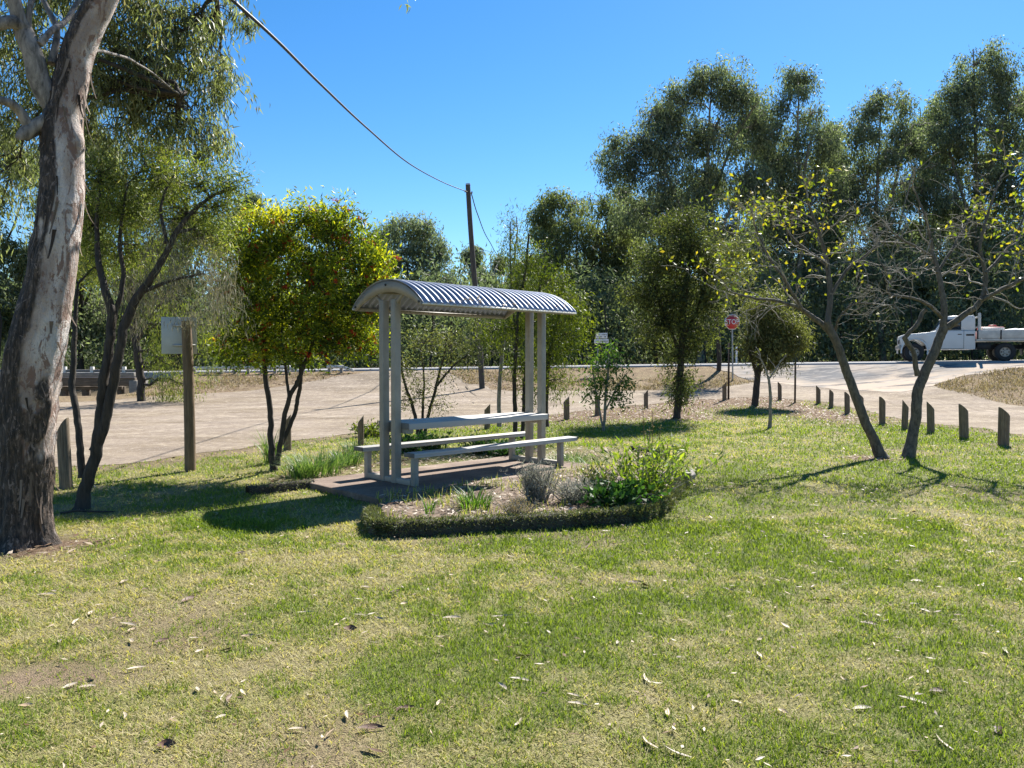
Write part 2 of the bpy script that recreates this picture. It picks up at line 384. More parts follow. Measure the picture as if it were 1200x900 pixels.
# ------------------------------------------------------------------ grass blades, litter (nobody could count them)
def wedge(rng, n, y0, y1, pw, margin=1.6, slope=.72):
    u = rng.rand(n); k = 2 - pw                    # screen-like falloff of density with distance
    Y = (y0 ** k + u * (y1 ** k - y0 ** k)) ** (1 / k)
    return (rng.rand(n) * 2 - 1) * (slope * Y + margin), Y
def blades(rng, X, Y, L, W, lean, tint, up=.0):
    n = len(X); z = gz(X, Y) + up
    az = rng.rand(n) * 2 * np.pi; h = L * np.cos(lean); r = L * np.sin(lean)
    B = np.stack([X, Y, z - .004], -1); D = np.stack([np.cos(az) * r, np.sin(az) * r, h], -1)
    sa = az + np.pi / 2 + rng.uniform(-.9, .9, n); S = np.stack([np.cos(sa), np.sin(sa), 0 * sa], -1) * (W * .5)[:, None]
    mid = B + D * .55 + np.stack([0*X, 0*X, L * .12], -1)
    V = np.stack([B - S, B + S, mid + S * .8, mid - S * .8, B + D], 1).reshape(-1, 3)
    i = np.arange(n)[:, None] * 5
    return V, i + np.array([[0, 1, 2, 3]]), i + np.array([[3, 2, 4]]), np.repeat(tint, 5)
rng = np.random.RandomState(11)
X1, Y1 = wedge(rng, 430000, 2.3, 7.5, 1.35); X2, Y2 = wedge(rng, 330000, 7.0, 26, 1.75)
X, Y = np.concatenate([X1, X2]), np.concatenate([Y1, Y2])
k = pip(X, Y, LAWN) & ~pip(X, Y, SLAB) & ~pip(X, Y, BED_FRONT) & ~pip(X, Y, BED_BACK) & (np.hypot(X + 4.1, Y - 6.46) > .33)
X, Y = X[k], Y[k]
lu = lush_at(X, Y); bare = np.maximum(bare_at(X, Y), litter_at(X, Y))
k = rng.rand(len(X)) > bare * .93
X, Y, lu = X[k], Y[k], lu[k]; n = len(X)
clump = fbm(np.stack([X, Y], -1), 9, 2, 41)
k = rng.rand(n) < .35 + 1.1 * smooth(.3, .65, clump * .6 + lu * .4)
X, Y, lu, clump = X[k], Y[k], lu[k], clump[k]; n = len(X)
wide = np.maximum(1, Y / 3.6)
green = rng.rand(n) < smooth(.2, .72, lu + (clump - .5) * .35)
tint = np.where(green, rng.uniform(.03, .48, n) + (.5 - lu) * .12, rng.uniform(.58, 1, n))
L = np.where(green, rng.uniform(.02, .043, n) * (.7 + .8 * np.clip(lu, 0, 1)), rng.uniform(.025, .06, n)) * (1 + .15 * (wide - 1))
lean = np.where(green, rng.uniform(.35, 1.4, n), rng.uniform(.8, 1.5, n))
W = rng.uniform(.0026, .0048, n) * wide ** .9
V, Fq, Ft, T = blades(rng, X, Y, L, W, lean, tint)
tag(link('lawn_grass', mesh_np('lawn_grass', V, [Fq, Ft], {'tint': T}), M['grass']), 'short mown lawn grass, green patches mixed with dry straw', 'grass', kind='stuff')
# dry grass of the far bank and the verge
n = 60000; X = rng.uniform(-15, 26, n); Y = rng.uniform(28.5, 34.6, n) - warp(X) * .9
GP_POLY = [tuple(p) for p in resample(GN, 90)] + [tuple(p) for p in resample(GF, 90)][::-1]
AP_POLY = AN + AF[::-1]
k = ~pip(X, Y, GP_POLY) & ~pip(X, Y, AP_POLY) & (fbm(np.stack([X, Y], -1), .8, 4, 6) > .46)
X, Y = X[k], Y[k]; n = len(X)
X = np.concatenate([X, rng.uniform(13, 27, 16000)]); Y = np.concatenate([Y, rng.uniform(22, 31.5, 16000)])
k = ~pip(X, Y, GP_POLY) & ~pip(X, Y, AP_POLY) & (Y < 34.5 - warp(X)); X, Y = X[k], Y[k]; n = len(X)
V, Fq, Ft, T = blades(rng, X, Y, rng.uniform(.05, .16, n), rng.uniform(.012, .03, n), rng.uniform(.3, 1.3, n), rng.rand(n))
tag(link('dry_grass', mesh_np('dry_grass', V, [Fq, Ft], {'tint': T}), M['straw']), 'dry straw grass on the bank between gravel track and road', 'grass', kind='stuff')
# litter
def flat_leaves(G, X, Y, Z, L, W, T, rng, tilt=.3):
    n = len(X); az = rng.rand(n) * 6.283
    D = np.stack([np.cos(az), np.sin(az), rng.uniform(-tilt, tilt, n) * .7], -1); S = np.stack([-np.sin(az), np.cos(az), rng.uniform(-tilt, tilt, n)], -1)
    C = np.stack([X, Y, Z + .008], -1); l = L[:, None]; w = W[:, None]
    cv = rng.uniform(-.35, .35, (n, 1))
    V = np.stack([C - D * l * .5, C + S * (w * .5 + cv * l * .3), C + D * l * .5, C - S * (w * .5 - cv * l * .3)], 1).reshape(-1, 3)
    V[:, 2] += .012
    G.add(V, np.arange(n * 4).reshape(-1, 4), np.repeat(T, 4))
G = Geo(); n = 90000
X = rng.uniform(-14, 12, n); Y = rng.uniform(6, 29, n)
lt = litter_at(X, Y); k = pip(X, Y, LAWN) & ((rng.rand(n) < lt * .75 + .012) | pip(X, Y, BED_BACK)) & ~pip(X, Y, SLAB)
X, Y = X[k], Y[k]; n = len(X)
flat_leaves(G, X, Y, gz(X, Y), rng.uniform(.05, .13, n), rng.uniform(.012, .03, n), rng.beta(1.5, 1.5, n) * .9, rng, .5)
n = 5200; X = rng.uniform(-13, 1, n); Y = rng.uniform(27, 34, n); k = ~pip(X, Y, GP_POLY); X, Y = X[k], Y[k]; n = len(X)
flat_leaves(G, X, Y, gz(X, Y), rng.uniform(.08, .2, n), rng.uniform(.02, .05, n), rng.rand(n) * .8, rng, .5)
n = 1900; X, Y = wedge(rng, n, 2.4, 22, 1.5); k = pip(X, Y, LAWN) & ~pip(X, Y, SLAB); X, Y = X[k], Y[k]; n = len(X)
flat_leaves(G, X, Y, gz(X, Y) + .01, rng.uniform(.015, .05, n) * (1 + Y * .06), rng.uniform(.006, .013, n) * (1 + Y * .06), rng.rand(n) ** 1.3, rng, .3)
tag(G.ob('leaf_litter', M['dry_leaf']), 'fine dry leaf litter and twigs scattered over the ground', 'leaf litter', kind='stuff')

# fallen leaves one could pick up: a few shapes, each leaf its own object
def leaf_shape(name, Ln, Wd, curve, curl, twist):
    G = Geo(); s = np.linspace(0, 1, 9); w = Wd * .5 * np.sin(np.pi * np.clip(s * .94 + .03, 0, 1)) ** .8 * (1 - .35 * s)
    x = (s - .5) * Ln; y = curve * Ln * np.sin(np.pi * s); z = curl * Ln * (s - .5) ** 2 * 1.2 - .004
    V = []
    for i in range(9):
        for q in (-1, 0, 1):
            V.append((x[i], y[i] + q * w[i] * math.cos(twist * s[i]), z[i] + abs(q) * w[i] * .45 + q * w[i] * math.sin(twist * s[i])))
    G.add(V, grid_faces(3, 9)); G.smooth = True
    V = np.concatenate(G.V); return mesh_np(name, V, [grid_faces(3, 9)], None, True)
def leaf_stuff(name, a, b):
    m, t, bs, out = nt(name); f = noise(t, objpos(t), 60, 4)
    oi = node(t, 'ShaderNodeObjectInfo').outputs['Random']
    c = mix(t, f, a, b); c = mix(t, oi, c, tuple(x * .62 for x in a)); t.links.new(c, bs.inputs['Base Color'])
    bs.inputs['Roughness'].default_value = .6; return m
LM = {'pale': leaf_stuff('pale_dry_leaf', (.52, .44, .33), (.38, .29, .2)), 'brown': leaf_stuff('brown_dry_leaf', (.085, .036, .018), (.13, .06, .03)), 'tan': leaf_stuff('tan_dry_leaf', (.48, .35, .22), (.36, .25, .15))}
KINDS = {
 'pale': [leaf_shape('fallen_leaf', .105, .022, .10, .12, .5), leaf_shape('fallen_leaf', .085, .024, -.06, .2, -.6), leaf_shape('fallen_leaf', .07, .026, .03, .05, .3)],
 'tan': [leaf_shape('fallen_leaf', .095, .02, -.15, .15, 1.1), leaf_shape('fallen_leaf', .075, .03, .05, .25, .7)],
 'brown': [leaf_shape('fallen_leaf', .10, .03, .06, .1, .8), leaf_shape('fallen_leaf', .07, .045, .02, .3, 1.3)]}
for kd, ms in KINDS.items():
    for me in ms: me.materials.append(LM[kd])
STRIP = leaf_shape('bark_strip', .17, .012, .2, .25, 1.6); STRIP.materials.append(LM['pale'])
WORDS = {'pale': 'pale curled dry gum leaf', 'tan': 'tan twisted dry leaf', 'brown': 'dark brown dry leaf'}
def drop(kd, x, y, rz, s=1.0, me=None, label=None, name='fallen_leaf'):
    me = me or random.choice(KINDS[kd]); o = link(name, me)
    o.location = (x, y, gz1(x, y) + .016); o.rotation_euler = (random.uniform(-.16, .16), random.uniform(-.1, .1), rz); s *= .86; o.scale = (s, s, s)
    reg = ('near the camera' if y < 4.6 else 'midway to the shelter' if y < 7.5 else 'beyond the shelter')
    sd = 'left' if x < -.2 * y else 'right' if x > .25 * y else 'middle'
    return tag(o, label or f'{WORDS[kd]} on the {sd} lawn {reg}', 'leaf', f'{WORDS[kd]} on the {sd} lawn {reg}')
random.seed(5)
seen = [(102,808,'pale',15,1.3),(232,812,'pale',120,1),(346,862,'pale',10,1),(160,787,'pale',40,1),(610,803,'pale',-10,1.2),(607,854,'pale',70,1.1),(677,833,'pale',-20,1),(762,878,'pale',110,1.3),(793,888,'pale',140,1.4),(1010,835,'pale',0,1.4),(1107,876,'pale',95,1.2),(968,886,'tan',150,1.3),(1070,826,'pale',-30,1.4),(1100,815,'brown',20,1.3),(1180,768,'pale',60,1.4),(410,740,'brown',0,1.3),(437,886,'brown',150,1.2),(435,861,'brown',10,1.3),(150,735,'pale',-15,1.3),(290,748,'tan',10,1.1),(520,750,'pale',0,1.1),(222,705,'brown',60,1.4),(232,697,'pale',70,1.4),(620,734,'pale',30,1),(783,843,'tan',80,1),(744,683,'brown',-10,1.4),(660,656,'pale',40,1.5),(710,622,'pale',0,1.6),(1075,682,'pale',5,1.6),(1040,668,'pale',-5,1.5),(1020,733,'brown',-30,1.3),(920,736,'pale',100,1.2),(890,772,'pale',90,1.2),(700,704,'pale',-60,1.3),(575,735,'tan',0,1.1),(460,700,'pale',10,1.2),(428,690,'pale',-20,1.2),(530,728,'pale',0,1.3),(195,880,'brown',10,1.2),(55,700,'pale',15,1.3),(30,830,'tan',5,1)]
for px, py, kd, rz, s in seen:
    p = GP(px, py); drop(kd, p.x, p.y, R(rz), s)
rl = np.random.RandomState(3); X, Y = wedge(rl, 400, 2.9, 13, 1.3, .3, .66)
k = pip(X, Y, LAWN) & ~pip(X, Y, SLAB) & ~pip(X, Y, BED_FRONT) & ~pip(X, Y, BED_BACK) & (np.hypot(X + 4.1, Y - 6.46) > .5); 
for x, y in list(zip(X[k], Y[k]))[:200]:
    kd = random.choices(['pale', 'tan', 'brown'], [.6, .2, .2])[0]; drop(kd, x, y, random.uniform(0, 6.28), random.uniform(.6, 1.15) * (1 + max(0, y - 5) * .05))
for px, py, rz, s in ((275, 826, 125, 1.0), (590, 727, 10, 1.0), (265, 822, 100, .8), (360, 720, 15, .9)):
    p = GP(px, py); drop('pale', p.x, p.y, R(rz), s, STRIP, {275: 'thin pale curled bark strip on grass at lower left', 590: 'thin pale bark strip on grass in front of the garden edging', 265: 'short thin bark strip beside the longer curled strip', 360: 'thin pale bark strip on grass left of the middle'}[px], 'bark_strip')['category'] = 'bark strip'
p = GP(98, 603); G = Geo(); G.smooth = True
G.tube([(-.22,-.03,.02),(-.08,.03,.035),(.06,.01,.03),(.2,.05,.02),(.3,.03,.025)], [.012,.014,.011,.009,.005], 7)
o = G.ob('fallen_branch', M['bark_dark']); o.location = p; tag(o, 'thin dark fallen branch on lawn at the foot of the forked wattle', 'branch')

# ------------------------------------------------------------------ slab, garden beds
def poly_sheet(name, poly, n, z0, mat, jit, hump=.03):
    b = resample(list(poly) + [poly[0]], n + 1)[:-1]; b = b + (np.stack([fbm(b, 2.2, 3, 1), fbm(b, 2.2, 3, 2)], 1) - .5) * jit
    c = b.mean(0); rings = np.linspace(1, 0.02, 26)
    P = np.concatenate([c + (b - c) * r for r in rings])
    z = z0 + hump * (fbm(P, 2.5, 4, 8) - .4) - .12 * np.repeat((rings > .985), n)
    Fc = [(k * n + i, k * n + (i + 1) % n, (k + 1) * n + (i + 1) % n, (k + 1) * n + i) for k in range(25) for i in range(n)]
    return link(name, mesh_np(name, np.column_stack([P, z]), [np.array(Fc)], None, True), mat)
m, t, bs, out = nt('dirty_red_brown_concrete'); p = geopos(t)
a = noise(t, p, 1.6, 5, .65); f = noise(t, p, 30, 5, .7)
c = ramp(t, a, [(.3, (.12, .08, .058)), (.5, (.20, .142, .105)), (.72, (.33, .255, .195))])
c = mix(t, ramp(t, f, [(.35, .6), (.6, 0.)]), c, (.1, .065, .045))
t.links.new(c, bs.inputs['Base Color']); bs.inputs['Roughness'].default_value = .9; bump(t, bs, f, .4, .01); M['slab'] = m
bm = bmesh.new(); vs = []
zb = -.05
b = resample(SLAB + [SLAB[0]], 65)[:-1]; b = b + (np.stack([fbm(b, 4, 3, 1), fbm(b, 4, 3, 2)], 1) - .5) * .05
top = [bm.verts.new((x, y, .075)) for x, y in b]; bot = [bm.verts.new((x, y, zb)) for x, y in b]
ft = bm.faces.new(top)
for i in range(len(b)): bm.faces.new((bot[i], bot[(i+1) % len(b)], top[(i+1) % len(b)], top[i]))
bmesh.ops.recalc_face_normals(bm, faces=bm.faces[:])
me = bpy.data.meshes.new('concrete_slab'); bm.to_mesh(me); bm.free()
slab = bevel(link('concrete_slab', me, M['slab']), .015); tag(slab, 'dirt covered concrete slab under the picnic shelter', 'slab')
soil = plain('mulch_and_dry_soil', (.13, .092, .062), .95, 0, .55, 9, .8)
tag(poly_sheet('garden_bed', BED_FRONT, 160, .095, soil, .05), 'raised mulch garden bed in front of the shelter slab', 'garden bed')
rb = np.random.RandomState(21)
G = Geo(); n = 5200; X = rb.uniform(-1.5, 2.4, n); Y = rb.uniform(6.7, 11.1, n); k = pip(X, Y, [tuple(np.array(p) * .97 + np.array((.02, .27)) ) for p in BED_FRONT]); X, Y = X[k], Y[k]; n = len(X)
flat_leaves(G, X, Y, np.full(n, .1), rb.uniform(.03, .1, n), rb.uniform(.01, .025, n), rb.rand(n) ** 1.5, rb, .5)
tag(G.ob('mulch_litter', M['dry_leaf']), 'dry leaves and bark mulch covering the front garden bed', 'mulch', kind='stuff')
G = Geo(); n = 9000; X = rb.uniform(-1.5, 2.4, n); Y = rb.uniform(6.7, 11.1, n); k = pip(X, Y, BED_FRONT) & (fbm(np.stack([X, Y], -1), 2, 3, 3) > .47); X, Y = X[k], Y[k]; n = len(X)
V, Fq, Ft, T = blades(rb, X, Y, rb.uniform(.04, .13, n), rb.uniform(.004, .009, n), rb.uniform(.1, 1.2, n), rb.uniform(.1, .9, n), up=.1)
tag(link('bed_weeds', mesh_np('bed_weeds', V, [Fq, Ft], {'tint': T}), M['grass']), 'sparse weeds and runner grass in the front garden bed', 'weeds', kind='stuff')

def edging(pts, w, h, name, label, seed, mat, hair=9000, hl=(.03, .07)):
    r = np.random.RandomState(seed); P = resample(pts, 140)
    T = np.gradient(P, axis=0); T /= np.linalg.norm(T, axis=1)[:, None]; Nn = np.stack([-T[:, 1], T[:, 0]], 1)
    a = np.linspace(0, np.pi, 13); V = []
    for i in range(140):
        for q in a:
            cx = math.copysign(abs(math.cos(q)) ** .55, math.cos(q)) * w * .5; cz = math.sin(q) ** .5 * h
            V.append((P[i, 0] + Nn[i, 0] * cx, P[i, 1] + Nn[i, 1] * cx, cz - .01))
    V = np.array(V); nn = fbm(V, 7, 4, seed) - .5
    V[:, 2] += nn * .03 * (V[:, 2] > .03); V[:, :2] += (nn * .045)[:, None] * np.repeat(Nn, 13, 0)
    root = thing(name, label, 'garden edging', (P[70, 0], P[70, 1], 0), 'rough edging of the garden beds')
    org = np.array((P[70, 0], P[70, 1], 0)); me = mesh_np('kerb', V - org, [grid_faces(13, 140)], None, True); link('kerb', me, mat, root)
    if hair:
        i = r.randint(0, 139, hair); q = r.randint(0, 12, hair); f = r.rand(hair, 1); g = r.rand(hair, 1)
        A = V.reshape(140, 13, 3); C = A[i, q] * (1 - f) + A[i + 1, q] * f; C2 = A[i, q + 1] * (1 - f) + A[i + 1, q + 1] * f; C = C * (1 - g) + C2 * g
        out_ = np.column_stack([Nn[i] * np.cos(a[q])[:, None], np.sin(a[q]) * .7]); D = out_ + r.normal(size=(hair, 3)) * .55; D[:, 2] -= .15
        G = Geo(); leaves(G, C - org, D, r.uniform(hl[0], hl[1], hair), r.uniform(.006, .012, hair), r.rand(hair), r)
        tag(G.ob('matted_grass', leaf_mat('matted_dry_runner_grass', [(0, (.07, .07, .034)), (.5, (.15, .15, .07)), (.8, (.14, .185, .06)), (1, (.32, .29, .16))], .25), root), kind='stuff')
    return root
kerbm = plain('mossy_dirty_kerb', (.05, .042, .03), .95, 0, .5, 8, .6)
edging([(-1.36,7.45),(-1.28,7.1),(-1.2,6.84),(-1.05,6.8),(-.4,6.95),(.5,7.19),(1.1,7.38),(1.3,7.5)], .16, .135, 'garden_edging', 'low garden edging shaggy with dry runner grass along the front of the bed', 31, kerbm, 12000, (.02, .055))
edging([(1.3,7.52),(1.5,7.85),(1.75,8.5),(2.05,9.35),(2.25,9.95)], .15, .10, 'garden_edging', 'shaggy garden edging running back along the right side of the bed', 32, kerbm, 8000, (.02, .055))
edging([(-3.08,8.9),(-2.8,9.1),(-2.45,9.4)], .14, .11, 'garden_edging', 'short dark timber garden edging left of the slab', 33, plain('dark_rotting_timber', (.05, .038, .026), .95, 0, .5, 8, .6), 500, (.02, .05))
edging([(1.95,11.55),(2.3,12.1),(2.5,12.6),(2.1,13.4)], .12, .09, 'garden_edging', 'half hidden garden edging behind the right end of the shelter', 34, kerbm, 1500, (.02, .05))
# rock at the end of the edging
bm = bmesh.new(); bmesh.ops.create_icosphere(bm, subdivisions=4, radius=1)
Vv = np.array([v.co[:] for v in bm.verts]); nn = fbm(Vv, 1.4, 4, 3) - .5
for v, q in zip(bm.verts, nn): v.co = v.co * (1 + q * .7); v.co.x *= .09; v.co.y *= .24; v.co.z *= .075
me = bpy.data.meshes.new('garden_rock'); bm.to_mesh(me); bm.free(); me.shade_smooth()
o = link('garden_rock', me, plain('pale_grey_rock', (.24, .21, .175), .9, 0, .4, 9, .7)); o.location = (2.36, 10.2, .035); o.rotation_euler[2] = R(-14)
tag(o, 'pale rough rock at the back end of the right garden edging', 'rock')

# ------------------------------------------------------------------ picnic shelter
ZS = .075
powder = plain('warm_grey_powder_coat', (.30, .272, .225), .5, 0, .16, 5)
alu = plain('dull_silver_aluminium_plank', (.40, .385, .355), .55, 0, .06, 30, 0, .35, (1, 14, 14))
m, t, bs, out = nt('corrugated_blue_grey_steel'); p = objpos(t)
f = noise(t, p, 3, 5, .65); g = noise(t, mapping(t, p, (14, 1.5, 1.5)), 2, 4, .6)
c = ramp(t, f, [(.35, (.235, .265, .33)), (.7, (.31, .34, .41))]); c = mix(t, ramp(t, g, [(.62, 0.), (.8, .35)]), c, (.3, .27, .24))
t.links.new(c, bs.inputs['Base Color']); bs.inputs['Metallic'].default_value = .5; bs.inputs['Roughness'].default_value = .54; M['roof'] = m
root = thing('picnic_shelter', 'picnic shelter with curved corrugated roof over a grey table and two benches', 'picnic shelter', SH(SL/2, 0, ZS), None, YAW)
def U(u, v, z): return (u - SL / 2, -v, z - ZS)          # shelter coordinates -> local (y axis points away from the camera side)
def sbox(name, u0, u1, v0, v1, z0, z1, mat=powder, bw=.006, parent=root):
    G = Geo(); a = U(u0, v0, z0); b = U(u1, v1, z1)
    G.box([(p + q) / 2 for p, q in zip(a, b)], [abs(p - q) for p, q in zip(a, b)])
    return bevel(G.ob(name, mat, parent), bw)
ZE, RWD, RISE = 2.234, .7294, .304
for u in (0, SL):
    for v in (.122, -.122): sbox('post', u - .045, u + .045, v - .045, v + .045, ZS, 2.30)
    for sg in (1, -1):
        a, b_ = (.49 - .04, .49 + .04); 
        sbox('bench_leg', u - .032, u + .032, sg * a if sg > 0 else -b_, sg * b_ if sg > 0 else -a, ZS, .435)
        G = Geo()                                           # brace from post to roof rib
        G.tube([U(u, sg * .122, 2.25), U(u, sg * .40, 2.44)], .028, 4); G.ob('roof_brace', powder, root)
    sbox('base_rail', u - .036, u + .036, -.447, .447, ZS + .002, ZS + .068, powder)
    sbox('table_bearer', u + (.06 if u == 0 else -.15), u + (.15 if u == 0 else -.06), -.27, .27, .675, .733)
for sg, u0, u1 in ((1, -.08, SL + .26), (-1, -.14, SL + .36)):
    s = sbox('bench_seat', u0, u1, sg * .49 - .094, sg * .49 + .094, .437, .473, alu, .01)
    for q in (-1, 1): sbox('seat_lip', u0 + .002, u1 - .002, sg * .49 + q * .0925 - .004 , sg * .49 + q * .0925 + .004, .418, .44, alu, .002, None).parent = s
    for uu in (u0, u1): 
        d = .006; sbox('end_cap', uu - d, uu + d, sg * .49 - .098, sg * .49 + .098, .424, .476, plain('dark_plastic_cap', (.12, .115, .105), .6), .003, None).parent = s
tt = None
for v0, v1 in ((-.305, -.105), (-.099, .099), (.105, .305)):
    o = sbox('table_plank', .055, SL - .055, v0, v1, .757, .803, alu, .008)
for uu in (.048, SL - .048): sbox('table_end_cap', uu - .006, uu + .006, -.31, .31, .735, .806, plain('dark_plastic_cap', (.16, .15, .135), .6), .003)
for v in (-.302, .302): sbox('table_edge', .06, SL - .06, v - .006, v + .006, .725, .80, alu, .003)
# roof arch : circle through the eaves and the crown
Rr = (RWD ** 2 + RISE ** 2) / (2 * RISE); A0 = math.asin(RWD / Rr); ZC = ZE + RISE - Rr
u0, u1 = -.06, SL + .06; nu, na = 520, 40
us = np.linspace(u0, u1, nu); aa = np.linspace(-A0 * 1.02, A0 * 1.02, na)
rr = Rr + .0135 * np.sin(us / .097 * 2 * np.pi)
V = np.stack([np.repeat(us - SL / 2, na), (-(rr[:, None] * np.sin(aa)[None])).ravel(), (ZC - ZS + rr[:, None] * np.cos(aa)[None]).ravel()], -1)
roof = link('roof_sheet', mesh_np('roof_sheet', V, [grid_faces(na, nu)], None, True), M['roof'], root)
sm = roof.modifiers.new('thickness', 'SOLIDIFY'); sm.thickness = .003; sm.offset = 1
G = Geo(); ul = np.linspace(1.45, 1.51, 8)
V = np.stack([np.repeat(ul - SL / 2, na), (-((Rr + .006 + .0135 * np.sin(ul / .097 * 2 * np.pi))[:, None] * np.sin(aa)[None])).ravel(), (ZC - ZS + (Rr + .006 + .0135 * np.sin(ul / .097 * 2 * np.pi))[:, None] * np.cos(aa)[None]).ravel()], -1)
G.add(V, grid_faces(na, 8)); ov = G.ob('sheet_overlap', plain('dark_lap_edge', (.16, .17, .19), .5, .3), None, True); ov.parent = roof
def arch(name, u, th, r0, r1, mat):
    G = Geo(); a = np.linspace(-A0, A0, 33)
    for du in (-th / 2, th / 2): pass
    V = []
    for q in a:
        for du, r in ((-th/2, r0), (th/2, r0), (th/2, r1), (-th/2, r1)): V.append((u + du - SL / 2, -r * math.sin(q), ZC - ZS + r * math.cos(q)))
    Fc = [(i*4 + k, i*4 + (k+1) % 4, i*4 + 4 + (k+1) % 4, i*4 + 4 + k) for i in range(32) for k in range(4)] + [(0, 1, 2, 3), (131, 130, 129, 128)]
    G.add(V, Fc); return G.ob(name, mat, root)
for u in (0, SL):
    # end plate: a flat arch whose lower edge is cut nearly straight near the eaves
    G = Geo(); a = np.linspace(-A0, A0, 41); V = []
    dep = .095 * (np.cos(a / A0 * np.pi / 2) ** .6) + .035
    th = .02; uu = u - .045 if u == 0 else u + .045
    for q, d in zip(a, dep):
        r1_, r0_ = Rr - .016, Rr - .016 - d
        for du, r in ((-th/2, r0_), (th/2, r0_), (th/2, r1_), (-th/2, r1_)): V.append((uu + du - SL / 2, -r * math.sin(q), ZC - ZS + r * math.cos(q)))
    G.add(V, [(i*4 + k, i*4 + (k+1) % 4, i*4 + 4 + (k+1) % 4, i*4 + 4 + k) for i in range(40) for k in range(4)] + [(0, 1, 2, 3), (163, 162, 161, 160)])
    G.ob('roof_arch', powder, root)
for sg in (1, -1):
    q = A0 * .985; r = Rr - .032
    G = Geo(); c_ = (0, -sg * r * math.sin(q), ZC - ZS + r * math.cos(q)); G.box(c_, (SL + .06, .03, .045)); G.ob('eave_rail', powder, root)
    q = A0 * .5; c_ = (0, -sg * (Rr - .034) * math.sin(q), ZC - ZS + (Rr - .034) * math.cos(q)); G = Geo(); G.box(c_, (SL + .05, .035, .03)); G.ob('purlin', powder, root)
    G = Geo(); q = A0 * 1.005; c_ = (0, -sg * (Rr + .0) * math.sin(q), ZC - ZS + Rr * math.cos(q) - .012); G.box(c_, (SL + .12, .012, .022)); G.ob('eave_flashing', plain('pale_flashing', (.62, .62, .6), .4, .3), root)
for u in (-.057, SL + .057):
    for q, rr_ in ((0, Rr - .055), (A0 * .93, Rr - .04), (-A0 * .93, Rr - .04)):
        G = Geo(); c_ = (u - SL / 2, -rr_ * math.sin(q), ZC - ZS + rr_ * math.cos(q)); G.tube([c_, (c_[0] + math.copysign(.012, u - 1), c_[1], c_[2])], .014, 6); G.ob('bolt', plain('black_bolt', (.02, .02, .02), .5), root)
# dry leaves caught on the roof edge
G = Geo(); r_ = np.random.RandomState(4); n = 26; us = np.concatenate([r_.uniform(.25, .85, 14), r_.uniform(1.2, 2.5, 12)])
for u in us:
    q = A0 * r_.uniform(.88, .96); pw = root.matrix_basis
    l = Vector((u - SL / 2, -(Rr + .018) * math.sin(q), ZC - ZS + (Rr + .018) * math.cos(q)))
    leaves(G, np.array([tuple(l)]), r_.normal(size=(1, 3)) * np.array([[1, .5, .5]]), .07, .022, r_.uniform(.2, 1, 1), r_)
roofleaf = G.ob('roof_leaves', M['dry_leaf']); roofleaf.location = root.location; roofleaf.rotation_euler[2] = YAW
tag(roofleaf, 'few dry leaves caught along the front edge of the corrugated roof', 'leaf litter', kind='stuff')

# ------------------------------------------------------------------ camera, sun, sky
cam = bpy.data.objects.new('camera', bpy.data.cameras.new('camera')); COL.objects.link(cam)
cam.data.sensor_width = 36; cam.data.lens = 27; cam.data.clip_end = 5000; cam.data.clip_start = .05
cam.location = (0, 0, H); cam.rotation_euler = (R(90) - PITCH, 0, 0); sc.camera = cam
SUN = Vector((1.1, 2.0, 2.23)).normalized()
EL = math.asin(SUN.z); AZ = math.atan2(SUN.x, SUN.y)
sun = bpy.data.objects.new('sun', bpy.data.lights.new('sun', 'SUN')); COL.objects.link(sun)
sun.data.energy = 5.0; sun.data.angle = R(.53); sun.data.color = (1, .955, .88)
sun.rotation_euler = (-SUN).to_track_quat('-Z', 'Y').to_euler()
w = bpy.data.worlds.new('World'); sc.world = w; w.use_nodes = True; t = w.node_tree
sky = t.nodes.new('ShaderNodeTexSky'); sky.sky_type = 'NISHITA'; sky.sun_disc = False
sky.sun_elevation = EL; sky.sun_rotation = AZ; sky.air_density = 1.0; sky.dust_density = .1; sky.ozone_density = 4.0; sky.altitude = 100
bg = t.nodes['Background']; hs = node(t, 'ShaderNodeHueSaturation', {'Saturation': 1.29, 'Value': 1.0, 'Color': sky.outputs[0]}); t.links.new(hs.outputs[0], bg.inputs[0]); bg.inputs[1].default_value = .068
sc.view_settings.view_transform = 'Standard'; sc.view_settings.look = 'None'; sc.view_settings.exposure = 1.34; sc.view_settings.gamma = 1
sc.cycles.max_bounces = 6; sc.cycles.diffuse_bounces = 3; sc.cycles.glossy_bounces = 2; sc.cycles.transmission_bounces = 4

# ------------------------------------------------------------------ trees
def wob(a, b, n, amp, rng, sag=0.0):
    a, b = np.array(a, float), np.array(b, float); s = np.linspace(0, 1, n)[:, None]; L = np.linalg.norm(b - a)
    o = rng.normal(size=(n, 3)).cumsum(0); o -= o[0]; o -= s * o[-1]
    P = a + (b - a) * s + o * amp * L / math.sqrt(n); P[:, 2] += (4 * s * (1 - s))[:, 0] * sag * L
    return P
def dens(P, n):
    P = np.array([tuple(p) for p in P], float); k = np.arange(len(P)); t = np.linspace(0, len(P) - 1, n); out = []
    for c in range(P.shape[1]):              # Catmull-Rom
        v = P[:, c]; vp = np.concatenate([[2*v[0]-v[1]], v, [2*v[-1]-v[-2]]]); i = np.minimum(t.astype(int), len(P) - 2); f = t - i
        p0, p1, p2, p3 = vp[i], vp[i+1], vp[i+2], vp[i+3]
        out.append(.5 * (2*p1 + (p2-p0)*f + (2*p0-5*p1+4*p2-p3)*f*f + (3*p1-p0-3*p2+p3)*f**3))
    return np.stack(out, 1)
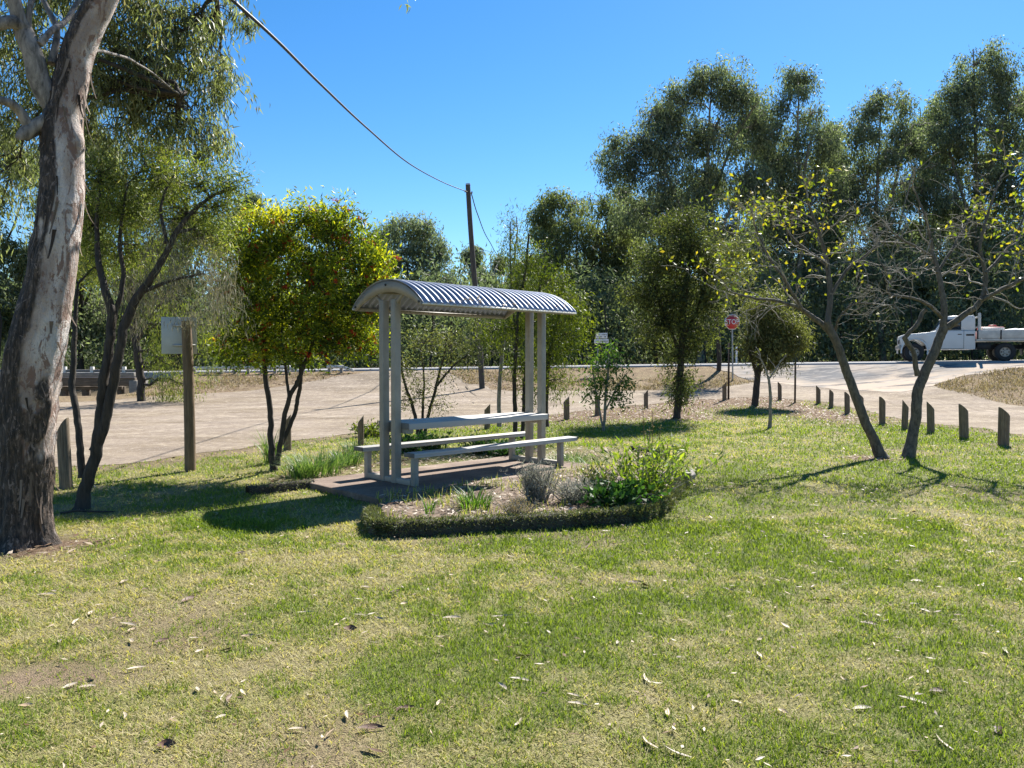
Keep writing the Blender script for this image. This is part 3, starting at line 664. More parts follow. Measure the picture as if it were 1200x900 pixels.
def tree(name, label, cat, stems, lobes, seed, leaf, bark, nclump=90, per=90, spread=.22, LL=(.07, .11), WW=(.018, .03), droop=.5, base=None, group=None,
         twig=.012, limb=.04, crown='crown', tintj=.22, flat=1.0, hang=0.0, sides=8, flowers=None, lobeleaf=None, topbright=0.0, thick=.72):
    """stems: list of [(point, radius)...]; lobes: list of (centre, (rx,ry,rz), weight)"""
    rng = np.random.RandomState(seed)
    base = Vector(stems[0][0][0]) if base is None else Vector(base)
    root = thing(name, label, cat, base, group)
    org = np.array(tuple(base)); GT = Geo(); GT.smooth = True; node_p = []; node_r = []
    for st in stems:
        P = dens([tuple(p) + (r,) for p, r in st], max(8, len(st) * 6)); L = np.linalg.norm(P[-1, :3] - P[0, :3])
        P[2:, :3] += (rng.normal(size=(len(P) - 2, 3)) * .006 * L).cumsum(0) * .35
        P[:, 3] *= thick; P[0, 3] *= 1.25
        GT.tube(P[:, :3] - org, P[:, 3], sides); node_p += list(P[:, :3]); node_r += list(P[:, 3])
    NP = np.array(node_p); NR = np.array(node_r)
    C = []; S = []; W = np.array([l[2] if len(l) > 2 else l[1][0] * l[1][2] for l in lobes], float); W /= W.sum()
    for li, (lobe, w) in enumerate(zip(lobes, W)):
        c, r = np.array(tuple(lobe[0])), np.array(lobe[1]); nl = max(1, int(round(nclump * w)))
        # limb to the lobe
        d = np.linalg.norm(NP - c, axis=1) + np.maximum(0, NP[:, 2] - c[2]) * 1.5; i = d.argmin()
        lb = wob(NP[i], c, 8, .16, rng, .05); rl = np.linspace(min(limb, NR[i] * .7), max(twig, limb * .35), 8)
        GT.tube(lb - org, rl, 6)
        v = rng.normal(size=(nl, 3)); v /= np.linalg.norm(v, axis=1)[:, None]; q = rng.rand(nl, 1) ** .42
        cc = c + v * q * r
        for p in cc:
            j = rng.randint(3, 8); a = lb[j]
            tw = wob(a, p, 5, .2, rng, .06); GT.tube(tw - org, np.linspace(max(twig * .8, .3 * rl[j]), twig * .3, 5), 4, cap=False)
        C.append(cc); S.append(np.full(nl, li))
    C = np.concatenate(C); nC = len(C)
    tr = GT.ob('trunk', bark, root)
    GL = Geo(); n = nC * per; ci = np.repeat(np.arange(nC), per)
    sc_ = spread * rng.uniform(.6, 1.3, nC)[ci][:, None] * np.array([[1, 1, flat]])
    off = np.clip(rng.normal(size=(n, 3)), -1.9, 1.9) * sc_
    if hang: off[:, 2] -= rng.rand(n) * hang
    P = C[ci] + off
    D = rng.normal(size=(n, 3)) + off / (np.linalg.norm(off, axis=1)[:, None] + 1e-6) * .5; D[:, 2] -= droop * 2
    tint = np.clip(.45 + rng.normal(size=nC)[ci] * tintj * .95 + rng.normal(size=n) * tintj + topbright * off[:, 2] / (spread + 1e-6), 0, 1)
    leaves(GL, P - org, D, rng.uniform(LL[0], LL[1], n), rng.uniform(WW[0], WW[1], n), tint, rng)
    GL.ob(crown, leaf, root)
    if flowers:
        nf, mat, sz = flowers; GF_ = Geo(); k = rng.randint(0, nC, nf)
        for p in C[k] + rng.normal(size=(nf, 3)) * spread * .7:
            m = 26; d = rng.normal(size=(m, 3)); a = rng.normal(size=3); a /= np.linalg.norm(a)
            leaves(GF_, p - org + a * rng.uniform(-.5, .5, (m, 1)) * sz, d, sz * .42, sz * .12, rng.rand(m), rng)
        GF_.ob('flowers', mat, root)
    return root
def ob_(px, py, Y, rx, rz=None, ry=None, w=None):
    s = Y / F; rz = rx if rz is None else rz; ry = rx if ry is None else ry
    l = (PX(px, py, Y), (rx * s, ry * s, rz * s)); return l + ((w,) if w else ())
def stem(l, Y=None):
    out = []
    for e in l:
        px, py, y, wpx = e; out.append((tuple(PX(px, py, y)), wpx / F * y * .5))
    return out

# --- the big leaning gum at the left
def big_gum():
    Y0 = 6.46
    pts = [(22,652,76),(24,636,66),(26,600,62),(28,540,62),(31,480,65),(38,420,66),(50,369,61),(61,310,58),(68,250,55),(72,200,51),(72,150,48),(76,120,45),(86,70,43),(100,33,41),(116,0,38),(137,-55,36),(165,-130,32),(192,-250,26),(215,-380,18)]
    nr, ns = 420, 96; A = []
    for px, py, w in pts:
        y = Y0 + max(0, (400 - py)) * .0006; p = PX(px, py, y); A.append((p.x + 3 / F * y, p.y, p.z, w / F * y * .5 * .87))
    P = dens(A, nr); base = Vector((P[0, 0], P[0, 1], gz1(P[0, 0], P[0, 1]) - .02))
    root = thing('gum_tree', 'large leaning gum tree with peeling pale and black bark at the left edge', 'tree', base)
    th = np.arange(ns) / ns * 2 * np.pi; org = np.array(tuple(base))
    C = P[:, :3]; r = P[:, 3]
    # angle 0 = right (+x), pi/2 = away from the camera
    ring = np.stack([np.cos(th), np.sin(th)], -1)
    Vd = np.repeat(C, ns, 0); rr = np.repeat(r, ns); T = np.tile(th, nr)
    hz = Vd[:, 2]
    U3 = np.stack([np.cos(T) * rr, np.sin(T) * rr, hz], -1)
    lum = fbm(U3 * np.array([4, 4, 1.6]), 1, 4, 3) - .5
    flake = fbm(U3 * np.array([15, 15, 7]), 1, 4, 9)
    furrow = fbm(U3 * np.array([26, 26, 4.5]), 1, 4, 5)
    # dark rough bark: at the foot and along the left flank
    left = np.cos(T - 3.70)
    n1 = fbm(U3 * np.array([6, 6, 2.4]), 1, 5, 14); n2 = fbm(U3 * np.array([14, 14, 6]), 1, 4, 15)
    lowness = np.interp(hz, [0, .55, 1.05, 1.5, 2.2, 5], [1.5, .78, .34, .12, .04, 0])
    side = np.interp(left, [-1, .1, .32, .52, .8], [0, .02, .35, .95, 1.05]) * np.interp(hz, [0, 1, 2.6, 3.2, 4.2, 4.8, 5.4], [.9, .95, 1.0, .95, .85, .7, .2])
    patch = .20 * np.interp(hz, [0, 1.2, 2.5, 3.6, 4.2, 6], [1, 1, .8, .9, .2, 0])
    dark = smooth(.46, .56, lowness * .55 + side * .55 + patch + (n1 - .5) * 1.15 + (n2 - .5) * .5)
    tone = np.clip(.5 + (fbm(U3 * np.array([5, 5, 1.8]), 1, 5, 22) - .5) * 2.2, 0, 1)
    disp = lum * .06 + dark * (.012 + (furrow - .5) * .05) + (flake - .5) * .012 * (1 - dark)
    knob = np.exp(-((hz - PX(98, 160, Y0).z) / .10) ** 2) * np.exp(-((T - 6.0) / .4) ** 2) * .035
    flare = np.exp(-hz / .12) * .035 * (1 + 1.3 * np.sin(T * 4 + 1))
    rad = rr + disp * np.minimum(1, rr / .2) + knob + flare
    V = Vd + np.stack([np.cos(T) * rad, np.sin(T) * rad, 0 * rad], -1); V -= org
    i = np.arange(nr - 1)[:, None] * ns; j = np.arange(ns)[None]; j2 = (j + 1) % ns
    Fc = np.stack([i + j, i + j2, i + ns + j2, i + ns + j], -1).reshape(-1, 4)
    m, t, bs, out = nt('peeling_gum_bark'); op = objpos(t)
    v = mapping(t, op, (6, 6, 2.4)); a = noise(t, v, 1.7, 7, .72, .8); f = noise(t, op, 26, 5, .7); fv = noise(t, mapping(t, op, (26, 26, 4)), 2, 5, .7)
    pale = ramp(t, attr(t, 'tone'), [(.2, (.34, .26, .215)), (.42, (.52, .41, .345)), (.6, (.66, .57, .51)), (.85, (.50, .48, .465))])
    pale = mix(t, ramp(t, a, [(.45, .92), (.475, 0.)]), pale, (.22, .125, .088))
    b2 = noise(t, mapping(t, op, (7, 7, 2.6)), 3.1, 6, .7, 1.2); pale = mix(t, ramp(t, b2, [(.54, 0.), (.62, .6)]), pale, (.40, .38, .37))
    cr = noise(t, mapping(t, op, (16, 16, 5)), 2.0, 3, .6, 1.5); pale = mix(t, ramp(t, cr, [(.46, .0), (.5, .35), (.54, 0.)]), pale, (.2, .14, .11))
    pale = mix(t, ramp(t, f, [(.3, .6), (.42, 0.)]), pale, (.12, .085, .065))
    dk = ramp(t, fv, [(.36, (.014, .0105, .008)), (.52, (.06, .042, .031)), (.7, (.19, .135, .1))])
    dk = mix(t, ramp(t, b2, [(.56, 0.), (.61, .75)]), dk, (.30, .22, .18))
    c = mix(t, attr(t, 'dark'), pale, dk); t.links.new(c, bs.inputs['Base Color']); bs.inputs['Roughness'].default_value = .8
    hh = node(t, 'ShaderNodeMath', {0: f, 1: fv}, operation='ADD').outputs[0]; bump(t, bs, hh, .9, .03)
    bk = m
    rng = np.random.RandomState(8)
    # flaking bark strips
    G = Geo(); k = 0
    while k < 80:
        q = rng.randint(40, nr - 60); z = C[q, 2]
        if z > 4.2: continue
        t0 = rng.choice([5.2, 5.9, 4.6, 3.9, 6.2]) + rng.normal() * .3
        if not (.15 < dark[q * ns + int((t0 % 6.283) / 6.283 * ns) % ns] + rng.rand() * .35): continue
        n = np.array([math.cos(t0), math.sin(t0), 0]); tg = np.array([-math.sin(t0), math.cos(t0), 0])
        p0 = C[q] + n * (r[q] + .012); L = rng.uniform(.08, .3); w = rng.uniform(.005, .016); s = np.linspace(0, 1, 6)[:, None]
        sl = tg * rng.uniform(-.3, .3); ce = p0 + n * (s ** 2 * L * rng.uniform(.1, .45)) + (np.array([0, 0, -1.]) + sl) * s * L
        wv = tg * w * (1 - .6 * s); VV = np.stack([ce - wv, ce + wv], 1).reshape(-1, 3)
        G.add(VV - org, [(2*a_, 2*a_+1, 2*a_+3, 2*a_+2) for a_ in range(5)], rng.rand()); k += 1
    FV = np.concatenate(G.V); FF = np.concatenate(G.F[4])
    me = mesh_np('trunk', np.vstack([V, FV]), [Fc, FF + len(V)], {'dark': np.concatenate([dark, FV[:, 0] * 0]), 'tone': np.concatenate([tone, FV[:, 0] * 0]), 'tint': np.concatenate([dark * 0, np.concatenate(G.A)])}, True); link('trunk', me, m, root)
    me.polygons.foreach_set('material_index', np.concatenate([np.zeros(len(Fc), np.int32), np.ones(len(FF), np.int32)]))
    me.materials.append(leaf_mat('bark_flake', [(0, (.03, .022, .016)), (.6, (.11, .078, .055)), (1, (.26, .2, .16))], .05, .8, .1))
    # limbs
    GT = Geo(); GT.smooth = True; limbs = []
    def limb(l, sides=12):
        A = dens([tuple(PX(a_, b_, c_)) + (w_ / F * c_ * .5,) for a_, b_, c_, w_ in l], len(l) * 7)
        A[:, :3] += (fbm(A[:, :3], 3, 3, 3) - .5)[:, None] * .03
        GT.tube(A[:, :3] - org, A[:, 3], sides); limbs.append(A)
    limb([(66,125,6.6,26),(50,98,6.55,24),(38,62,6.5,22),(28,38,6.5,21),(20,20,6.45,16),(8,-20,6.4,14),(-20,-90,6.4,11),(-40,-160,6.6,7)])
    limb([(28,34,6.5,20),(12,26,6.4,15),(-15,28,6.3,13),(-80,10,6.2,9),(-130,-30,6.4,5)])
    limb([(62,140,6.55,19),(46,147,6.5,18),(34,154,6.45,17),(27,160,6.42,14),(26,162,6.42,12)])
    limb([(36,150,6.46,13),(24,130,6.4,11),(6,118,6.3,10),(-30,112,6.2,8),(-90,90,6.3,5)])
    limb([(60,75,6.6,9),(66,40,6.7,7),(56,10,6.8,6),(40,-30,6.9,5),(30,-90,7,3)])
    limb([(46,52,6.5,8),(60,36,6.6,7),(80,20,6.9,6),(110,-30,7.3,5),(150,-90,7.8,4)])
    limb([(33,40,6.5,7),(34,10,6.5,6),(40,-20,6.6,5),(36,-80,6.7,3)])
    limb([(130,-40,6.6,12),(160,-60,7.2,10),(195,-50,8,8),(230,-30,8.8,5),(255,0,9.3,3)])
    limb([(150,-100,6.8,18),(210,-160,7.4,14),(280,-190,8,10),(330,-190,8.4,6),(340,-140,8.5,4)])
    limb([(150,-100,6.8,16),(120,-180,7.2,12),(60,-260,7.6,8)])
    limb([(100,60,6.7,4),(130,62,7.2,3.5),(170,80,8,2.5),(210,110,8.8,2)])
    GT.ob('limb', bark_mat('gum_limb_bark', (.05, .042, .036), (.33, .29, .255), (6, 6, 2), .5), root)
    LP = np.concatenate([l[:, :3] for l in limbs])
    lobes = [ob_(150,-10,8.6,70,50),ob_(205,40,9.2,62,62),ob_(235,85,9.6,42,42),ob_(165,95,9.2,52,55),ob_(130,60,8.8,40,60),ob_(262,75,10,18,30),ob_(255,12,9.6,20,22),ob_(205,150,9.6,55,32),ob_(240,160,9.8,35,25),ob_(140,150,9.4,40,30),
             ob_(20,70,8.6,45,55),ob_(-20,20,8.4,60,50),ob_(20,150,9,40,40),ob_(60,-20,8.4,50,40),ob_(100,110,9.2,30,50),ob_(270,-45,8.6,30,18),ob_(292,22,8.4,9,14),ob_(-10,210,9,35,40),
             ob_(120,-160,8.2,120,70),ob_(280,-200,8.6,110,45),ob_(20,-220,8,120,60),ob_(472,-42,8.0,8,6)]
    C = []
    twg = Geo(); twg.smooth = True
    for li, (c, rd) in enumerate(lobes):
        c = np.array(tuple(c)); rd = np.array(rd); nl = max(3, int(100 * rd[0] * rd[2] / .36 * .55))
        v = rng.normal(size=(nl, 3)); v /= np.linalg.norm(v, axis=1)[:, None]; cc = c + v * rng.rand(nl, 1) ** .45 * rd
        a = LP[np.linalg.norm(LP - c, axis=1).argmin()]; lb = wob(a, c, 8, .14, rng, .08); twg.tube(lb - org, np.linspace(.028, .01, 8), 6)
        for p in cc: tw = wob(lb[rng.randint(2, 8)], p, 6, .15, rng, .12); twg.tube(tw - org, np.linspace(.008, .002, 6), 4, cap=False)
        C.append(cc)
    twg.ob('twigs', M['bark_dark'], root)
    C = np.concatenate(C); per = 62; n = len(C) * per; ci = np.repeat(np.arange(len(C)), per)
    # leaves hang in strings below each twig end
    dv = rng.normal(size=(len(C), 3)) * .12
    s = rng.rand(n); off = dv[ci] * s[:, None] * 2 + rng.normal(size=(n, 3)) * .055; off[:, 2] -= s * rng.uniform(.15, .5, len(C))[ci]
    D = rng.normal(size=(n, 3)) * .42; D[:, 2] -= 1
    ti = np.clip(.42 + rng.normal(size=len(C))[ci] * .16 + rng.normal(size=n) * .22, 0, 1)
    GL = Geo(); leaves(GL, C[ci] + off - org, D, rng.uniform(.07, .135, n), rng.uniform(.012, .021, n), ti, rng); GL.ob('crown', M['leaf_gum'], root)
big_gum()

# --- forked wattle just right of it
st = [stem([(96,598,8.0,26),(101,570,8.0,21),(112,525,8.0,19),(122,470,8.0,17),(130,410,8.05,15),(132,360,8.1,14),(120,310,8.2,11),(115,260,8.3,7),(118,215,8.3,4)]),
      stem([(112,528,8.0,17),(124,490,7.98,17),(134,440,7.95,16),(140,400,7.95,15),(150,365,8,15),(172,325,8.05,12),(195,285,8.1,10),(215,255,8.2,8),(250,225,8.3,5),(280,212,8.3,3)]),
      stem([(97,560,8.02,13),(93,520,8.05,11),(86,480,8.1,11),(82,445,8.15,10),(85,400,8.2,8),(90,340,8.3,6)]),
      stem([(131,385,8.1,9),(145,330,8.2,8),(142,280,8.3,6),(150,225,8.4,3)]),
      stem([(195,285,8.1,6),(190,240,8.2,5),(205,205,8.3,3)]), stem([(160,345,8.05,7),(200,330,8.1,5),(240,322,8.1,3)])]
tree('wattle_tree', 'dark forked wattle tree with three stems and airy yellow-green crown beside the gum', 'tree', st,
     [ob_(120,205,8.4,26,26),ob_(140,250,8.4,36,30),ob_(112,260,8.5,22,40),ob_(190,215,8.5,34,20),ob_(232,215,8.4,32,24),ob_(268,215,8.4,24,16),ob_(215,255,8.5,40,26),ob_(262,245,8.5,28,20),ob_(160,290,8.5,30,20),ob_(240,280,8.5,36,20),ob_(170,190,8.6,30,18),ob_(115,310,8.6,16,24)],
     41, M['leaf_wattle'], M['bark_dark'], 230, 70, .09, (.045, .085), (.008, .015), .15, group=None, twig=.008, limb=.025, tintj=.25)
# drooping dry foliage hanging from it (part of the same tree would hide nothing else)
wt = [o for o in COL.objects if o.name == 'wattle_tree'][0]
rng = np.random.RandomState(77); G = Geo()
for (px, py, rx, rz, n) in ((200,315,38,24,42),(250,305,28,30,36),(225,345,25,20,14),(150,330,25,20,22),(190,265,30,20,26),(262,340,18,24,16)):
    for _ in range(n):
        c = np.array(tuple(PX(px + rng.normal() * rx * .6, py + rng.normal() * rz * .6, 8.3 + rng.normal() * .25))); m = 34; s = rng.rand(m, 1)
        P = c + np.array([[0, 0, -.32]]) * s + rng.normal(size=(m, 3)) * .045 + (rng.normal(size=(1, 3)) * .1) * s
        D = rng.normal(size=(m, 3)) * .35; D[:, 2] -= 1; leaves(G, P - np.array(wt.location), D, rng.uniform(.06, .12, m), rng.uniform(.004, .008, m), np.clip(.45 + rng.normal(size=m) * .3, 0, 1), rng)
G.ob('hanging_foliage', M['leaf_weep'], wt)

# --- bottlebrush
st = [stem([(321,553,10.9,17),(318,515,10.9,13),(316,480,10.9,12),(312,440,10.9,11),(313,405,10.9,9),(305,350,11,6),(300,300,11,4)]),
      stem([(325,545,10.85,12),(330,515,10.85,11),(338,470,10.8,10),(350,445,10.8,9),(358,420,10.8,8),(375,370,10.8,5),(390,310,10.8,3)]),
      stem([(330,520,10.95,10),(345,485,11,9),(349,468,11,9),(353,440,11,8),(352,400,11.1,6),(345,330,11.1,4)]),
      stem([(339,466,10.8,7),(335,440,10.8,6),(330,400,10.8,5),(330,350,10.8,3)])]
tree('bottlebrush_tree', 'bushy bottlebrush tree with bright yellow-green leaves and red flowers left of the shelter', 'tree', st,
     [ob_(318,290,10.9,46,42),ob_(285,315,10.9,34,34),ob_(395,285,10.9,44,38),ob_(432,312,10.9,28,36),ob_(300,355,10.9,44,34),ob_(360,335,10.7,48,40),ob_(415,355,10.8,42,36),ob_(350,390,10.8,50,32),ob_(280,395,10.9,34,30),ob_(405,400,10.9,40,26),ob_(335,415,10.9,40,14),ob_(272,418,11,18,10),ob_(345,258,10.9,30,20),ob_(395,255,10.9,28,18),ob_(440,340,10.9,20,26),ob_(300,262,11,20,14)],
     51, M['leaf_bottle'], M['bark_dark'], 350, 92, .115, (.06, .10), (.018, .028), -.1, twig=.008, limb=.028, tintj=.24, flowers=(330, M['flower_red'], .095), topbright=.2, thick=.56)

# --- shrubs behind the shelter
st = [stem([(491,516,14.0,7),(487,490,14,6),(480,465,14,5),(472,440,14,4),(470,415,14,2)]),
      stem([(496,516,14.0,6),(504,480,14,5),(514,445,14,4.5),(520,420,14,3),(525,395,14,2)]),
      stem([(493,512,14.05,5),(496,470,14.1,4),(497,440,14.1,3),(492,405,14.1,2)]),stem([(512,452,14,4),(530,430,14,3),(548,415,14,2)])]
tree('shrub', 'thin open shrub with several bare stems behind the left half of the table', 'shrub', st,
     [ob_(475,430,14,20,18),ob_(500,400,14,30,16),ob_(530,405,14,26,18),ob_(490,460,14,22,18),ob_(548,420,14,16,14),ob_(520,440,14,16,12),ob_(515,475,14,14,12),ob_(470,470,14,10,14)],
     61, M['leaf_brownish'], M['bark_dark'], 130, 26, .10, (.05, .08), (.012, .02), .1, twig=.005, limb=.014)
st = [stem([(604,514,15.2,8),(603,470,15.2,7),(604,420,15.2,6),(606,370,15.2,5),(612,320,15.2,4),(618,275,15.2,3)]),
      stem([(612,514,15.2,7),(613,465,15.2,6),(618,415,15.2,5),(630,360,15.2,4),(640,310,15.2,2.5)]),
      stem([(640,500,15.4,9),(641,460,15.4,8),(645,420,15.4,6),(655,370,15.4,4),(660,330,15.4,3)]), stem([(606,400,15.3,4),(600,340,15.4,3),(598,260,15.5,2)])]
tree('feathery_tree', 'tall feathery yellow-green young tree behind the right end of the shelter', 'tree', st,
     [ob_(600,275,15.3,10,24),ob_(622,300,15.2,22,18),ob_(640,330,15.2,28,22),ob_(610,335,15.2,24,20),ob_(655,360,15.2,26,26),ob_(625,375,15.2,26,26),ob_(600,380,15.2,18,20),ob_(665,395,15.2,22,24),ob_(640,415,15.2,30,20),ob_(610,425,15.2,16,20),ob_(670,350,15.1,14,14),ob_(655,445,15.2,18,16),ob_(622,455,15.2,14,14),ob_(680,375,15.2,12,12),ob_(575,385,15.3,14,16)],
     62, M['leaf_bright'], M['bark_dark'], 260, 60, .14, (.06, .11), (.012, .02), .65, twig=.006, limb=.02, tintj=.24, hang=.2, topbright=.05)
tree('wispy_sapling', 'tall thin wispy sapling rising above the middle of the shelter roof', 'tree',
     [stem([(585,500,17,7),(588,420,17,6),(594,350,17,4),(599,290,17,3),(600,252,17,1.5)])],
     [ob_(566,395,17,12,12),ob_(545,402,17,12,9),ob_(578,415,17,10,12),ob_(599,270,17,7,18),ob_(597,310,17,13,20),ob_(594,350,17,17,20),ob_(590,390,17,20,20),ob_(560,380,17,12,16)], 63, M['leaf_olive'], M['bark_grey'], 70, 36, .16, (.08, .15), (.012, .02), -.5, twig=.006, limb=.014)
tree('sapling', 'small leafy sapling with bright green top standing left of the dense dark tree', 'tree',
     [stem([(707,505,17.2,5),(709,470,17.2,4.5),(712,440,17.2,4),(714,405,17.2,3)]), stem([(706,500,17.2,3.5),(700,465,17.2,3),(694,430,17.2,2)]), stem([(710,480,17.2,3),(722,455,17.2,2.5),(735,435,17.2,1.5)])],
     [ob_(712,412,17.2,14,9),ob_(725,428,17.2,14,10),ob_(700,432,17.2,13,12),ob_(735,448,17.2,12,10),ob_(695,460,17.2,14,14),ob_(725,470,17.2,14,14),ob_(708,450,17.2,14,12)],
     64, M['leaf_plant'], M['bark_grey'], 90, 14, .10, (.08, .15), (.025, .045), .1, twig=.005, limb=.01)
# --- dense dark tree
st = [stem([(793,491,20.5,12),(795,460,20.5,12),(797,420,20.5,11),(800,370,20.5,10),(803,320,20.5,7),(806,280,20.5,4)]), stem([(797,415,20.5,7),(780,370,20.5,5),(765,330,20.5,3)]), stem([(799,400,20.5,7),(822,350,20.5,5),(832,300,20.5,3)])]
tree('evergreen_tree', 'dense dark evergreen tree with foliage down to the ground right of the shelter', 'tree', st,
     [ob_(800,262,20.5,34,16,24),ob_(805,290,20.5,40,22,26),ob_(775,315,20.5,36,26,26),ob_(825,320,20.5,30,26,26),ob_(755,345,20.5,32,20,24),ob_(795,350,20.5,40,26,28),ob_(770,380,20.5,32,22,24),ob_(812,385,20.5,28,26,24),ob_(795,415,20.5,22,18),ob_(795,445,20.5,18,18),ob_(800,467,20.5,16,12),ob_(832,355,20.5,18,22,20)],
     71, M['leaf_dark'], M['bark_dark'], 360, 62, .17, (.08, .14), (.024, .042), .1, twig=.008, limb=.03, tintj=.26)
# brownish twiggy tree right of it
tree('scrubby_tree', 'scrubby brownish tree behind the stop sign', 'tree', [stem([(842,440,33.5,8),(843,400,33.5,7),(838,350,33.5,5),(830,300,33.5,3)])],
     [ob_(835,300,33.5,26,24),ob_(850,330,33.5,28,26),ob_(830,355,33.5,26,22),ob_(860,300,33.5,20,18)], 72, M['leaf_brownish'], M['bark_dark'], 110, 40, .35, (.14, .24), (.03, .06), .3, twig=.015, limb=.05)
tree('weeping_tree', 'small round olive tree with drooping branches right of the stop sign', 'tree',
     [stem([(884,481,24.5,12),(886,455,24.5,11),(889,430,24.5,9),(893,400,24.5,6),(895,370,24.5,4)]), stem([(887,440,24.5,6),(875,400,24.5,4),(882,374,24.5,2)])],
     [ob_(900,358,24.5,24,16),ob_(893,385,24.5,18,20),ob_(912,385,24.5,26,22),ob_(898,405,24.5,30,20),ob_(930,390,24.5,16,16),ob_(905,418,24.5,18,10)],
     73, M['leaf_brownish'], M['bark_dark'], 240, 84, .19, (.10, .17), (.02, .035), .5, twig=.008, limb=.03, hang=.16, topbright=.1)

# --- bare twiggy trees
M['twig'] = bark_mat('pale_sunlit_twig_bark', (.10, .088, .07), (.40, .36, .30), (9, 9, 9), .2)  # paler than the trunk bark: sunlight on the twig edges put into the colour
def bare(name, label, paths, seed, nleaf, leafmat, bark, root_px, levels=3, tw=.55, sizeL=(.055, .1), bias=(0, 0, .25), r0=.006, leafbias=None):
    rng = np.random.RandomState(seed); base = Vector(paths[0][0][0]); org = np.array(tuple(base)); root = thing(name, label, 'tree', base)
    GT = Geo(); GT.smooth = True; tips = []; GW = Geo(); GW.smooth = True
    def grow(p, d, L, r, lev):
        n = max(4, int(L / .07)); P = [p]; d = d / np.linalg.norm(d)
        for i in range(n):
            d = d + rng.normal(size=3) * .25 + np.array(bias) * .10; d /= np.linalg.norm(d); P.append(P[-1] + d * L / n)
        P = np.array(P); rad = np.linspace(r, max(r * .45, .0026), n + 1); GW.tube(P - org, rad, 6 if lev < 2 else 4, cap=lev == levels)
        tips.append((P[-1], d)); tips.append((P[n // 2], d))
        if lev < levels:
            for q in range(rng.randint(1, 4)):
                i = rng.randint(max(1, n // 3), n + 1); dd = d + rng.normal(size=3) * tw * 1.5; grow(P[i], dd, L * rng.uniform(.55, .85), rad[i] * .72, lev + 1)
    for st in paths:
        P = dens([tuple(p) + (r,) for p, r in st], len(st) * 8)
        P[2:, :3] += (rng.normal(size=(len(P) - 2, 3)) * .008).cumsum(0) * .5
        if st is paths[0]: P[0, 3] *= 1.25
        P[:, 3] *= .69; GT.tube(P[:, :3] - org, P[:, 3], 10)
        if st[-1][1] < .035:
            m = len(P)
            for i in range(m // 3, m, 3):
                d = P[min(i + 1, m - 1), :3] - P[i - 1, :3]; d /= np.linalg.norm(d); d = d + rng.normal(size=3) * .9
                grow(P[i, :3], d, rng.uniform(.4, .8) * (1 if levels > 2 else .5), max(P[i, 3] * .42, .004), 1)
            grow(P[-1, :3], P[-1, :3] - P[-3, :3], .5 if levels > 2 else .25, P[-1, 3], 1)
    GT.ob('trunk', bark, root); GW.ob('twigs', M['twig'], root)
    TP = np.array([p for p, d in tips]); w = np.ones(len(TP)) if leafbias is None else leafbias(TP); w /= w.sum()
    G = Geo(); k = rng.choice(len(TP), nleaf, p=w); P = TP[k] + rng.normal(size=(nleaf, 3)) * .05
    D = rng.normal(size=(nleaf, 3)); D[:, 2] -= .5; leaves(G, P - org, D, rng.uniform(*sizeL, nleaf), rng.uniform(sizeL[0] * .5, sizeL[1] * .55, nleaf), np.clip(.5 + rng.normal(size=nleaf) * .28, 0, 1), rng)
    G.ob('crown', leafmat, root); return root
Yb = 12.35
bare('bare_tree', 'nearly bare tree leaning left with sparse yellow leaves, the left one of the pair', [
    stem([(1034,538,Yb,22),(1024,515,Yb,17),(1010,485,Yb,16),(995,445,Yb,15),(985,415,Yb,14),(975,393,Yb,13),(968,378,Yb,11)]),
    stem([(975,393,Yb,10),(955,372,Yb-.1,9),(940,362,Yb-.2,7),(915,355,Yb-.3,5),(885,352,Yb-.3,4),(862,345,Yb-.3,2.5)]),
    stem([(970,380,Yb,10),(972,340,Yb+.1,9),(966,300,Yb+.2,7),(955,265,Yb+.2,5),(945,235,Yb+.2,3)]),
    stem([(940,362,Yb-.2,5),(920,330,Yb-.3,4.5),(900,300,Yb-.3,4),(885,265,Yb-.3,3)]),
    stem([(972,350,Yb+.1,6),(990,320,Yb+.2,5),(1012,300,Yb+.3,4),(1030,285,Yb+.3,3)]),
    stem([(968,310,Yb+.2,5),(930,280,Yb+.5,4),(912,255,Yb+.6,2.5)]),
    stem([(978,390,Yb,5),(985,372,Yb-.2,4),(1000,360,Yb-.4,3.5),(1022,358,Yb-.5,2.5)])], 81, 720, M['leaf_yellow'], M['bark_bare'], None, levels=3,
    leafbias=lambda T: 1e-3 + smooth(2.3, 3.2, T[:, 2]) * smooth(5.7, 4.9, T[:, 0]))
